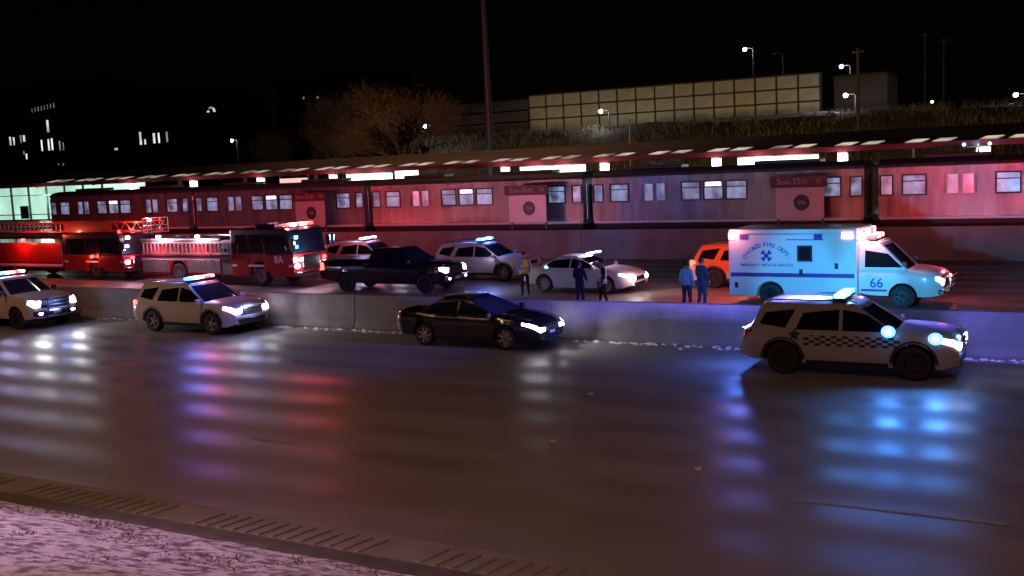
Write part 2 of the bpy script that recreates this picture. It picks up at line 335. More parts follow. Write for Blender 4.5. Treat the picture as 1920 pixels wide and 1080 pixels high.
def train_car():
    L = 14.7; t = thing('rail_car', 'x', 'train car', group='cars of the stopped train')
    # side wall built round the window openings: lower side, upper side, piers
    wins = [(.1, .64, 0), (1.12, 2.17, 0), (5.26, 6.27, 0), (6.51, 7.53, 0), (7.73, 8.81, 0), (12.53, 13.58, 0), (14.06, 14.6, 0)]
    doors = [(3.02, 4.4), (10.3, 11.68)]; 
    b = MB(); zb, z0, z1, zt = 1.72, 2.93, 3.86, 4.28; yf, yb = 54.4, 57.1
    for yy, out in ((yf, -1), (yb, 1)):
        b.box(.0, L, min(yy, yy - out * .08), max(yy, yy - out * .08), zb, z0); b.box(0, L, min(yy, yy - out * .08), max(yy, yy - out * .08), z1, zt)
        xs = [0] + [q for w_ in sorted([w_[:2] for w_ in wins] + doors) for q in w_] + [L]
        for i in range(0, len(xs), 2): b.box(xs[i], xs[i + 1], min(yy, yy - out * .08), max(yy, yy - out * .08), z0, z1)
    b.box(0, .06, yf + .08, yb - .08, zb, zt); b.box(L - .06, L, yf + .08, yb - .08, zb, zt)
    b.build('body', 'stainless', t, bevel=.015)
    MB().prism_x([(54.38, 4.26), (54.42, 4.4), (54.75, 4.56), (55.3, 4.64), (56.2, 4.64), (56.75, 4.56), (57.08, 4.4), (57.12, 4.26)], -.02, L + .02).build('roof', 'train_roof', t, smooth=True)
    [MB().box(a_, b_, 55.2, 56.3, 4.645, 4.82).build('roof_unit', 'train_roof', t, bevel=.03) for a_, b_ in ((2, 5), (9, 12.4))]
    MB().box(.1, L - .1, 54.5, 57, 1.05, 1.7).build('underframe', 'train_dark', t)
    MB().box(.15, L - .15, 54.33, 54.42, 1.74, 1.86).build('side_sill', 'train_ledge', t, bevel=.01)
    for k in range(6):
        MB().box(.12, L - .12, 54.385, 54.402, 2.0 + k * .15, 2.05 + k * .15).build('side_rib', 'stainless', t)
    for a, c, _ in wins:
        f = MB()
        for p in ((a - .05, a + .02, z0 - .05, z1 + .05), (c - .02, c + .05, z0 - .05, z1 + .05)): f.box(p[0], p[1], 54.375, 54.43, p[2], p[3])
        f.box(a + .02, c - .02, 54.375, 54.43, z0 - .05, z0 + .02); f.box(a + .02, c - .02, 54.375, 54.43, z1 - .02, z1 + .05)
        if c - a > .8: f.box(a + .02, c - .02, 54.385, 54.43, 3.55, 3.6)
        wo = f.build('window', 'train_dark', t)
        MB().box(a + .02, c - .02, 54.435, 54.45, z0 + .02, z1 - .02).build('pane', 'train_window', wo)
    for a, c in doors:
        mid = (a + c) / 2
        for p, q in ((a + .02, mid - .01), (mid + .01, c - .02)):
            d = MB(); d.box(p, q, 54.415, 54.455, 1.8, 2.88); d.box(p, q, 54.415, 54.455, 3.88, 4.02)
            d.box(p, p + .1, 54.415, 54.455, 2.88, 3.88); d.box(q - .1, q, 54.415, 54.455, 2.88, 3.88)
            do = d.build('door', 'stainless', t, bevel=.008)
            MB().box(p + .1, q - .1, 54.43, 54.44, 2.88, 3.88).build('pane', 'train_window', do)
    MB().box(6.62, 7.42, 54.37, 54.4, 3.64, 3.84).build('destination_sign', 'train_sign', t, bevel=.02)
    for x in (2.4, 3.9, 10.7, 12.2):
        for y in (54.95, 56.4): MB().lathe_y([(0, -.06), (.33, -.06), (.37, -.04), (.37, .06), (0, .06)], 18, c=(x, y, 1.23)).build('wheel', 'steel', t)
    for x in (-.1, L + .1): MB().box(x - .2, x + .2, 55.55, 55.95, 1.3, 1.6).build('coupler', 'train_dark', t, bevel=.03)
    for y in (54.7, 56.8): MB().tube([(L - .03, y, 1.95), (L + .12, y, 2.0), (L + .12, y, 4.0), (L - .03, y, 4.05)], .02, 6).build('end_grab_rail', 'steel', t)
    MB().box(L, L + .05, 55.35, 56.15, 1.9, 3.9).build('end_door', 'train_dark', t, bevel=.02)
    return t
tc0 = train_car()
for i, (x, lab) in enumerate(((-71.3, 'last silver rail car of the train, beside the bright glass station house'), (-56.0, 'silver rail car behind the fire engine with the lit ladder rack'),
                              (-40.7, 'silver rail car behind the white SUV, second from the red-lit end'), (-25.4, 'silver rail car directly above the white sedan and ambulance'), (-10.0, 'red-lit silver rail car cut off by the right edge'))):
    o = tc0 if i == 0 else copy_tree(tc0); o.location = (x, 0, 0); o['label'] = lab
# station name boards in front of the train
mat('sign_panel', (.5, .42, .42), .4, .3, var=.15, scale=3); mat('sign_header', (.11, .012, .025), .45); mat('sign_letter', (.38, .3, .34), .5); mat('roundel', (.03, .02, .05), .4); mat('sign_post', (.12, .11, .11), .5)
for x, lab in ((-44.7, 'station name board with round emblem above the black pickup truck'), (-28.9, 'station name board with round emblem between fire engine and white SUV'), (-13.55, 'red-lit station name board with round emblem above the ambulance')):
    if x == -28.9: lab = 'station name board with round emblem above the white police SUV and vest'
    t = thing('station_name_board', lab, 'sign', (x, 53.2, 0), group='station name boards')
    MB().box(-1.2, 1.2, -.03, .03, 1.9, 3.46).build('panel', 'sign_panel', t, bevel=.01)
    h = MB().box(-1.45, 1.35, -.05, .05, 3.47, 4.02).build('header', 'sign_header', t, bevel=.01)
    text_on_side('Sox-35th', .42, -.35, 3.75, -.056, 'sign_letter', 'lettering', h); text_on_side('35', .3, .95, 3.75, -.056, 'sign_letter', 'lettering', h)
    r_ = MB().lathe_y([(0, -.045), (.38, -.045), (.4, -.03)], 32, c=(.1, 0, 2.72)).build('roundel', 'roundel', t)
    text_on_side('cta', .34, .1, 2.74, -.05, 'sign_letter', 'lettering', r_)
    for px in (-1.1, 1.1): MB().box(px - .05, px + .05, .035, .13, .72, 3.9).build('post', 'sign_post', t)

# ------------------------------------------------------------------ station canopy
mat('canopy_red', (.17, .012, .022), .4); mat('canopy_roof', (.2, .17, .14), .6, var=.4, scale=.8, stretch=(.15, 1, 1)); mat('canopy_under', (.24, .19, .14), .7)
emit('skylight', (1, .86, .66), .38, .7, .8); emit('tube_lamp', (.85, 1, .93), 3.2); emit('box_lamp', (.9, 1, .97), 5); emit('screen', (1, .9, 1), 5)
can = thing('platform_canopy', 'long red-edged station canopy with glowing skylights above the train', 'canopy')
X0, X1 = -125, 40
MB().prism_x([(59.0, 5.1), (59.0, 5.38), (59.12, 5.38), (59.12, 5.1)], X0, X1).build('fascia', 'canopy_red', can)
def roofz(y): return lerp(5.36, 6.2, (y - 59.12) / 4.9)
MB().prism_x([(59.125, 5.22), (59.125, 5.36), (64.0, 6.2), (64.0, 6.06)], X0, X1).build('roof_deck', 'canopy_roof', can)
for i in range(30):
    x = -78 + i * 3.6
    if x > 6: break
    for k in (0, 1.35):
        MB().add([(x + k, 59.3, roofz(59.3) + .03), (x + k + .85, 59.3, roofz(59.3) + .03), (x + k + 1.15, 60.2, roofz(60.2) + .03), (x + k + .3, 60.2, roofz(60.2) + .03)], [(0, 1, 2, 3)]).build('skylight', 'skylight', can)
for i in range(24):
    x = -121 + i * 6.97
    MB().prism_x([(59.2, 5.02), (59.2, 5.2), (63.9, 5.98), (63.9, 5.7), (62, 5.2)], x - .07, x + .07).build('roof_rib', 'canopy_red', can)
    MB().tube([(x, 62, 1.78), (x, 62, 5.3)], .16, 10).build('column', 'canopy_red', can)
MB().prism_x([(59.3, 4.36), (59.3, 4.42), (59.42, 4.42), (59.42, 4.36)], X0, X1).build('light_rail', 'canopy_under', can)
LB = [-74.5, -67.7, -61.0, -54.25, -47.56, -40.7, -33.7, -26.8, -19.8, -12.75, -5.7]
for i, x in enumerate(LB):
    if i == 0 or i == 5: continue
    t = thing('box_lamp', 'x', 'lamp', (x, 59.3, 0), group='box lamps under the canopy edge')
    t['label'] = {1: 'white box lamp under the canopy, first beside the glass house', 2: 'white box lamp under the canopy, second from the glass house', 3: 'white box lamp under the canopy, third from the glass house', 4: 'white box lamp under the canopy left of the magenta-white screen',
                  6: 'white box lamp under the canopy at left end of the middle tube', 7: 'white box lamp under the canopy left of the grey station letters', 8: 'white box lamp at left end of the rightmost long tube', 9: 'white box lamp right of the rightmost long tube', 10: 'white box lamp under the canopy farthest right, by the twin beacons'}[i]
    MB().box(-.24, .24, -.16, .16, 4.45, 5.0).build('lens', 'box_lamp', t, bevel=.03); MB().box(-.26, .26, -.18, .18, 5.0, 5.08).build('cap', 'canopy_under', t)
    lamp(t, (0, -.6, 4.7), (.9, 1, .95), 60, rad=.2)
for x0, x1, lab in ((-46.5, -42.7, 'long white tube lamp left of the bright screen'), (-32.7, -28.2, 'long white tube lamp in the middle of the canopy'), (-18.6, -14.1, 'long white tube lamp above the ambulance')):
    t = thing('tube_lamp', lab, 'lamp', ((x0 + x1) / 2, 59.5, 0), group='long tube lamps under the canopy'); h = (x1 - x0) / 2
    MB().box(-h, h, -.1, .1, 4.52, 4.98).build('lens', 'tube_lamp', t, bevel=.03); MB().box(-h - .02, h + .02, -.12, .12, 4.98, 5.06).build('housing', 'canopy_under', t)
    lamp(t, (-1, -.8, 4.7), (.9, 1, .95), 90, rad=.3); lamp(t, (1, -.8, 4.7), (.9, 1, .95), 90, rad=.3)
emit('sign_pink', (1, .6, .52), 1.0); mat('station_letter', (.4, .42, .45), .5); emit('beacon_blue', (.3, .6, 1), 9)
t = thing('hanging_sign', 'glowing pink sign hanging under the canopy between two box lamps', 'sign', (-51.2, 59.4, 0))
MB().box(-1.3, 1.3, -.05, .05, 4.5, 4.9).build('face', 'sign_pink', t, bevel=.01); MB().box(-1.35, -1.3, -.06, .06, 4.48, 5.1).box(1.3, 1.35, -.06, .06, 4.48, 5.1).build('hanger', 'sign_post', t)
t = thing('platform_screen', 'bright white and magenta screen hanging under the canopy', 'screen', (-41.4, 59.4, 0))
MB().box(-.9, .25, -.05, .05, 4.52, 5.08).build('face', 'screen', t); MB().box(.32, .9, -.05, .05, 4.52, 5.08).build('face', 'screen', t); MB().box(-.95, .95, .052, .12, 4.48, 5.12).build('back', 'sign_post', t)
t = thing('station_sign', 'grey lettered sign under the canopy, between two box lamps', 'sign', (-23.2, 59.4, 0))
MB().box(-1.1, 1.1, .0, .08, 4.5, 5.06).build('board', 'sign_post', t); text_on_side('35th', .5, -.3, 4.8, -.01, 'station_letter', 'lettering', t)
t = thing('twin_beacon', 'pair of small blue beacons on a pole by the canopy edge', 'beacon', (-6.1, 58.9, 0))
MB().tube([(.1, .2, 1.78), (0, .1, 4.7), (.12, 0, 5.2)], .05, 8).build('post', 'station_letter', t); MB().box(-.6, .7, -.03, .03, 5.02, 5.08).build('crossbar', 'sign_post', t)
for x in (-.55, .65): MB().ball((x, 0, 5.18), .08).build('beacon_lens', 'beacon_blue', t, smooth=True)
lamp(t, (0, -.4, 5.2), (.3, .55, 1), 12)

# ------------------------------------------------------------------ glass station house
emit('house_light', (.72, 1, .86), .95, .22, .35); mat('mullion', (.06, .07, .07), .5)
gh = thing('station_house', 'bright greenish glass-walled station house at the left edge', 'building', (0, 0, 0))
MB().box(-112, -71.5, 59.65, 64, 1.78, 5.05).build('lit_interior', 'house_light', gh)
MB().box(-112.2, -71.2, 59.3, 64.2, 5.06, 5.2).build('roof', 'canopy_under', gh)
mat('house_glass', (.8, 1, .9), .05); MATS['house_glass'].node_tree.nodes['Principled BSDF'].inputs['Transmission Weight'].default_value = 1
MB().box(-112.2, -71.2, 59.38, 59.5, 1.78, 2.35).build('dado', 'mullion', gh)
x = -71.35
while x > -100:
    MB().box(x - .06, x + .06, 59.36, 59.5, 2.35, 5.06).build('mullion', 'mullion', gh)
    MB().box(x - 2.24, x - .07, 59.43, 59.44, 2.36, 5.05).build('pane', 'house_glass', gh); x -= 2.3
MB().box(-112.2, -71.2, 59.35, 59.37, 2.72, 2.8).build('hand_rail', 'mullion', gh)
for x in (-77.5, -82): 
    MB().box(x, x + 1, 59.52, 59.62, 2.4, 3.5).build('poster_case', 'mullion', gh)
lamp(gh, (-78, 58.9, 4), (.75, 1, .88), 250, rad=.5)

# ------------------------------------------------------------------ screen wall on the slope
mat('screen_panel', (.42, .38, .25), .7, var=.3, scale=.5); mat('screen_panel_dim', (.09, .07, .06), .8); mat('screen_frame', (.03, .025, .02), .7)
sw = thing('screen_wall', 'tall screen wall of pale panels in a dark grid, on the slope', 'wall', (0, 110, 0))
Xl, Xr, zb, zt = -59, -25.8, 8.55, 12.7; nc = 15; cw = (Xr - Xl) / nc; ch = (zt - zb) / 3
pm = MB().box(.11, cw - .11, 0, .06, .09, ch - .09).mesh('panel', 'screen_panel')
for i in range(nc):
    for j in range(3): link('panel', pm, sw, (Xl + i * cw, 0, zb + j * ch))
for i in range(nc + 1): MB().box(-.1, .1, .065, .3, 7.2, zt).build('post', 'screen_frame', sw, loc=(Xl + i * cw, 0, 0))
for j in range(4): MB().box(Xl, Xr, .07, .2, -.08, .08).build('rail', 'screen_frame', sw, loc=(0, 0, zb + j * ch))
bw = thing('backing_wall', 'unlit brown wall of wide bands left of the pale screen wall', 'wall', (0, 110.2, 0))
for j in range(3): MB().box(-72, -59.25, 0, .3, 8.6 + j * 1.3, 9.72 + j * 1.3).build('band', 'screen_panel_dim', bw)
for x in (-72, -67.7, -63.5, -59.4): MB().box(x, x + .25, .31, .5, 6.5, 12.6).build('post', 'screen_frame', bw)
dw = thing('end_block', 'dark plain block standing right of the pale screen wall', 'building', (-22.3, 112, 0))
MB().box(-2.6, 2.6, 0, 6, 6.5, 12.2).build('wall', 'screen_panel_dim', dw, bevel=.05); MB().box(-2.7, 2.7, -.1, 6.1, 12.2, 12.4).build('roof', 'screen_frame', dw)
# up-lighters washing the screen wall
for i in range(8):
    t = thing('flood_light', 'x', 'flood light', (Xl + 2.2 + i * 4.1, 106.6, 8.2), group='flood lights at the foot of the screen wall')
    t['label'] = ('first', 'second', 'third', 'fourth', 'fifth', 'sixth', 'seventh', 'last')[i] + ' dark flood light below the pale screen wall, counted from the brown wall'
    MB().box(-.2, .2, -.12, .12, 0.0, .22).build('housing', 'screen_frame', t, bevel=.02); MB().box(-.03, .03, -.03, .03, -.6, 0).build('stake', 'screen_frame', t)
    lamp(t, (0, .3, .3), (1, .84, .48), 48, 'SPOT', .1, (0, 3.1, 2.0), 110, 1)

# ================================================================== VEHICLES
def make_wheel_meshes(key, rad, wid, rim_m, spokes, rimfrac=.66):
    ty = MB(); h = wid / 2; rr = rad * rimfrac
    ty.lathe_y([(rr, -h * .9), (rad * .86, -h), (rad * .97, -h * .86), (rad, -h * .6), (rad, h * .6), (rad * .97, h * .86), (rad * .86, h), (rr, h * .9)], 28)
    rm = MB(); rm.lathe_y([(rr, -h * .9), (rr * .95, -h * .88), (rr * .9, -h * .4), (rr * .88, h * .5), (0, h * .5)], 28)
    for k in range(spokes):
        a = 2 * math.pi * k / spokes; c, s_ = math.cos(a), math.sin(a)
        p = []
        for y in (-h * .35, -h * .8):
            for r_, w_ in ((rr * .12, .05), (rr * .93, .035)):
                w2 = w_ * rad / .38
                p += [(r_ * c - w2 * s_, y, r_ * s_ + w2 * c), (r_ * c + w2 * s_, y, r_ * s_ - w2 * c)]
        rm.hexa([p[0], p[1], p[3], p[2], p[4], p[5], p[7], p[6]])
    rm.lathe_y([(rr * .2, -h * .3), (rr * .2, -h * .82), (rr * .14, -h * .9), (0, -h * .9)], 14)
    return ty.mesh('tyre_' + key, 'rubber', True), rm.mesh('rim_' + key, rim_m, True)
WH = {'suv': make_wheel_meshes('suv', .385, .25, 'rim_alloy', 5), 'suvb': make_wheel_meshes('suvb', .395, .26, 'rim_black', 10, .62), 'sedan': make_wheel_meshes('sedan', .345, .23, 'rim_alloy', 7, .7),
      'truck': make_wheel_meshes('truck', .41, .27, 'rim_black', 6, .6), 'van': make_wheel_meshes('van', .39, .24, 'rim_black', 8, .58), 'fire': make_wheel_meshes('fire', .54, .33, 'rim_alloy', 10, .6)}
def wheel(root, key, x, y, z):
    e = bpy.data.objects.new('wheel', None); COL.objects.link(e); e.parent = root; e.location = (x, y, z); e.empty_display_size = .1
    if y > 0: e.rotation_euler.z = math.pi
    link('tyre', WH[key][0], e); link('rim', WH[key][1], e); return e

class Car:
    def __init__(s, sp, root, paint, under='plastic_black'):
        s.sp = sp; s.root = root; s.paint = paint
        s.W = sp['W']; s.xr = sp['xr']; s.xf = sp['xf']; s.ax = sp['axles']; s.rad = sp['rad']
    def zbot(s, x): return interp(s.sp['bot'], x)
    def arch(s, x):
        z = -1; Ra = s.rad * 1.17
        for a in s.ax:
            if abs(x - a) < Ra: z = max(z, s.rad + math.sqrt(Ra * Ra - (x - a) ** 2) * 1.0)
        return z
    def plan(s, x):
        f = 1; lf, lr = s.sp.get('nose', .75), s.sp.get('tail', .5)
        if x > s.xf - lf: f = 1 - s.sp.get('nosek', .2) * ((x - s.xf + lf) / lf) ** 2.4
        if x < s.xr + lr: f = 1 - s.sp.get('tailk', .12) * ((s.xr + lr - x) / lr) ** 2.4
        return s.W * f
    def section(s, x, arch=True):
        zb = s.zbot(x); zt = interp(s.sp['top'], x); W = s.plan(x); h = zt - zb; a = s.arch(x) if arch else -1
        cr = s.sp.get('crown', .045)
        pts = [(0, zb), (.8 * W, zb), (.95 * W, zb + .03), (.985 * W, zb + .2 * h), (W, zb + .48 * h), (.988 * W, zb + .74 * h), (.955 * W, zb + .92 * h), (.88 * W, zt), (.5 * W, zt + cr * .75), (0, zt + cr)]
        if a > 0:
            for i in range(0, 6):
                if pts[i][1] < a + .004 * i: 
                    y = pts[i][0]
                    if 2 <= i: y = y + .012      # flared lip
                    pts[i] = (y, min(a + .004 * i, zt - .02))
        return pts
    def side(s, x, z):
        p = s.section(x, False)[2:8]
        for (y0, z0), (y1, z1) in zip(p, p[1:]):
            if z <= z1: return lerp(y0, y1, max(0, (z - z0) / max(1e-6, z1 - z0)))
        return p[-1][0]
    def body(s, name='body'):
        xs = set(); x = s.xr
        while x < s.xf: xs.add(round(x, 4)); x += .07
        xs.add(s.xf); Ra = s.rad * 1.17
        for a in s.ax:
            for k in range(-12, 13): xs.add(round(a + Ra * math.sin(math.pi / 2 * k / 12), 4))
            xs.add(round(a - Ra - .004, 4)); xs.add(round(a + Ra + .004, 4))
        xs = sorted(q for q in xs if s.xr <= q <= s.xf)
        m_ = MB(); n = 10; rows = []
        for x in xs:
            p = s.section(x); rows.append([(x, -y, z) for y, z in p] + [(x, y, z) for y, z in reversed(p[1:-1])])
        k = len(rows[0])
        for i in range(len(rows) - 1):
            for j in range(k):
                dark = j in (0, 1, k - 1, k - 2)
                a, b, c, d = rows[i][j], rows[i + 1][j], rows[i + 1][(j + 1) % k], rows[i][(j + 1) % k]
                m_.add([a, b, c, d], [(0, 1, 2, 3)], 1 if dark else 0)
        m_.add(rows[0], [tuple(range(k))]); m_.add(rows[-1], [tuple(range(k))[::-1]])
        return m_.build(name, [s.paint, 'plastic_black'], s.root, smooth=True)
    # greenhouse: rings from belt to roof
    def gx(s, v):
        g = s.sp['gh']; e = v ** .9
        return lerp(g['r0'], g['r1'], v), lerp(g['f0'], g['f1'], v), lerp(g['w0'], g['w1'], v ** 1.25), lerp(g['z0'], g['z1'], v)
    def front_x(s, v, t):   # t -1..1 across
        r_, f, w_, z = s.gx(v); return f - s.sp['gh'].get('bow', .12) * abs(t) ** 2.4
    def rear_x(s, v, t):
        r_, f, w_, z = s.gx(v); return r_ + s.sp['gh'].get('rbow', .1) * abs(t) ** 2.6
    def cabin(s, mname=None):
        def ring(v, k=1, dz=0):
            r_, f, w_, z = s.gx(v); c = (r_ + f) / 2; pts = []
            ts = [math.sin(math.pi / 2 * (i / 5)) for i in range(-5, 6)]
            pts += [(s.front_x(v, t), w_ * t) for t in ts]
            fx, rx = s.front_x(v, 1), s.rear_x(v, 1)
            pts += [(lerp(fx, rx, i / 8), w_) for i in range(1, 8)]
            pts += [(s.rear_x(v, t), w_ * t) for t in reversed(ts)]
            pts += [(lerp(rx, fx, i / 8), -w_) for i in range(1, 8)]
            return [(c + (x - c) * k, y * k, z + dz) for x, y in pts]
        cr = s.sp['gh'].get('crown', .07)
        rings = [ring(v) for v in (0, .2, .4, .6, .8, 1)] + [ring(1, .965, cr * .45), ring(1, .86, cr * .75), ring(1, .6, cr * .94), ring(1, .3, cr)]
        m_ = MB(); n = len(rings[0])
        for a, b in zip(rings, rings[1:]):
            for i in range(n): m_.add([a[i], a[(i + 1) % n], b[(i + 1) % n], b[i]], [(0, 1, 2, 3)])
        m_.add(rings[-1], [tuple(range(n))]); 
        return m_.build('cabin', mname or s.paint, s.root, smooth=True)
    def gz(s, z): g = s.sp['gh']; return (z - g['z0']) / (g['z1'] - g['z0'])
    def side_window(s, poly, side, m_='glass_dark', off=.006):
        # poly in x,v (height fraction); slices in v so that the glass follows the tumblehome
        vs_ = [p[1] for p in poly]; v0, v1 = min(vs_), max(vs_); rows = []
        for i in range(6):
            v = lerp(v0, v1, i / 5); xs = []
            for (xa, va), (xb, vb) in zip(poly, poly[1:] + poly[:1]):
                if abs(va - vb) < 1e-6:
                    if abs(v - va) < 1e-6: xs += [xa, xb]
                elif min(va, vb) - 1e-6 <= v <= max(va, vb) + 1e-6: xs.append(lerp(xa, xb, (v - va) / (vb - va)))
            _, _, w_, z = s.gx(v); rows.append([(x, side * (w_ + off), z) for x in (min(xs), max(xs))])
        b = MB()
        for a, c in zip(rows, rows[1:]): b.add([a[0], a[1], c[1], c[0]], [(0, 1, 2, 3)])
        return b.build('side_window', m_, s.root, smooth=True)
    def windshield(s, m_='glass_tint', rear=True, v0=.06, v1=.93):
        def f(u, v):
            t = lerp(-.9, .9, u); vv = lerp(v0, v1, v); _, _, w_, z = s.gx(vv); return (s.front_x(vv, t) + .008, w_ * t, z + .004)
        MB().grid(f, 12, 6).build('windshield', m_, s.root, smooth=True)
        if rear:
            def f2(u, v):
                t = lerp(-.86, .86, u); vv = lerp(.15, .9, v); _, _, w_, z = s.gx(vv); return (s.rear_x(vv, t) - .008, w_ * t, z + .004)
            MB().grid(f2, 12, 6).build('rear_window', 'glass_dark', s.root, smooth=True)
    def patch(s, x0, x1, z0, z1, side, off=.006, nx=10, nz=6, mb=None, mi=0, slant=0):
        m_ = mb or MB()
        def f(u, v):
            z = lerp(z0, z1, v); x = lerp(x0, x1, u) + slant * v; zz = max(z, s.arch(x) + .02) if s.arch(x) > 0 else z
            return (x, side * (s.side(x, zz) + off), zz)
        m_.grid(f, nx, nz, mi); return m_
    def door(s, x0, x1, side, hx=None, z0=None, z1=None):
        z0 = z0 or s.zbot((x0 + x1) / 2) + .12; z1 = z1 or interp(s.sp['top'], (x0 + x1) / 2) - .02
        d = s.patch(x0 + .008, x1 - .008, z0, z1, side, .007, 12, 7).build('door', s.paint, s.root, smooth=True)
        hx = hx if hx is not None else x0 + .12; hz = z1 - .13; y = s.side(hx, hz) + .02
        MB().box(hx, hx + .2, side * y - .018, side * y + .018, hz - .018, hz + .018).build('handle', s.paint, d, bevel=.008)
        return d
    def mirror(s, x, side, z, m_=None):
        y = side * (s.sp['gh']['w0'] + .14)
        m = MB(); m.hexa([(x - .07, y - .1, z - .07), (x + .05, y - .09, z - .07), (x + .05, y + .09, z - .06), (x - .07, y + .1, z - .07), (x - .08, y - .1, z + .09), (x + .02, y - .08, z + .08), (x + .02, y + .08, z + .08), (x - .08, y + .1, z + .09)])
        m.box(x - .03, x + .03, min(side * (s.sp['gh']['w0'] - .02), y), max(side * (s.sp['gh']['w0'] - .02), y), z - .07, z - .03)
        m.build('mirror', m_ or s.paint, s.root, bevel=.02)
    def headlights(s, dz, hgt, wid, m_='head_lamp', power=60, xo=0, col=(.93, .95, 1), back=.42):
        for side in (-1, 1):
            b = MB(); yc = s.plan(s.xf) * .97
            def f(u, v):
                if u < .6:
                    x = s.xf - back * (1 - u / .6) ** 1.0; x = min(x, s.xf - .004); top = interp(s.sp['top'], x); zz = top - dz + (v - .5) * hgt * (.55 + .45 * u / .6)
                    return (x + .006, side * (s.side(x, min(zz, top - .03)) + .012), zz)
                top = interp(s.sp['top'], s.xf); zz = top - dz + (v - .5) * hgt * lerp(1, .8, (u - .6) / .4)
                return (s.xf + .03, side * (s.side(s.xf, zz) + .006 - (u - .6) / .4 * wid), zz)
            b.grid(f, 20, 5); b.build('headlight', m_, s.root, smooth=True)
            if power: lamp(s.root, (s.xf + .14 + xo, side * (yc - wid * .4), interp(s.sp['top'], s.xf) - dz), col, power, 'SPOT', .09, (1, 0, -.07), 100, 1)
    def taillights(s, z0, z1, wid, m_='tail_dim'):
        for side in (-1, 1):
            b = MB(); y1 = s.plan(s.xr + .12) * .99
            b.hexa([(s.xr - .015, side * (y1 - wid), z0), (s.xr + .1, side * (y1 + .012), z0), (s.xr + .34, side * (y1 + .02), z0 + .04), (s.xr + .1, side * (y1 - wid), z0),
                    (s.xr + .0, side * (y1 - wid), z1), (s.xr + .12, side * (y1 - .0), z1), (s.xr + .3, side * (y1 + .004), z1), (s.xr + .12, side * (y1 - wid), z1)])
            b.build('taillight', m_, s.root, bevel=.012)
    def wheels(s, key, inset=.0):
        for a in s.ax:
            for side in (-1, 1): wheel(s.root, key, a, side * (s.W - .125 - inset), s.rad)
    def box(s, name, m_, x0, x1, y0, y1, z0, z1, bev=.015): return MB().box(x0, x1, y0, y1, z0, z1).build(name, m_, s.root, bevel=bev)
    def grille(s, z0, z1, w_, m_='plastic_black', bars=3, barm='chrome', xo=0):
        g = s.box('grille', m_, s.xf - .1, s.xf + .02 + xo, -w_, w_, z0, z1)
        for i in range(bars):
            z = lerp(z0, z1, (i + .5) / bars); MB().box(s.xf - .02, s.xf + .04 + xo, -w_ * .95, w_ * .95, z - .014, z + .014).build('grille_bar', barm, g)
    def lightbar(s, x, z, cols, w_=.6, power=120, pcols=None, spread=None):
        lb = MB().box(x - .14, x + .14, -w_, w_, z, z + .05).box(x - .1, x + .1, -w_ * .7, -w_ * .6, z - .04, z).box(x - .1, x + .1, w_ * .6, w_ * .7, z - .04, z).build('light_bar', 'plastic_black', s.root)
        n = len(cols)
        for i, c in enumerate(cols):
            y0 = lerp(-w_, w_, i / n) + .008; y1 = lerp(-w_, w_, (i + 1) / n) - .008
            MB().box(x - .13, x + .13, y0, y1, z + .05, z + .14).build('lens', c, lb, bevel=.02)
        for y, c, p in (pcols or []): lamp(s.root, (x, y, z + .24), c, p, rad=.1)
BLUE, RED, WHT, CYAN = (.08, .2, 1), (1, .06, .06), (1, .95, 1), (.07, .33, 1)

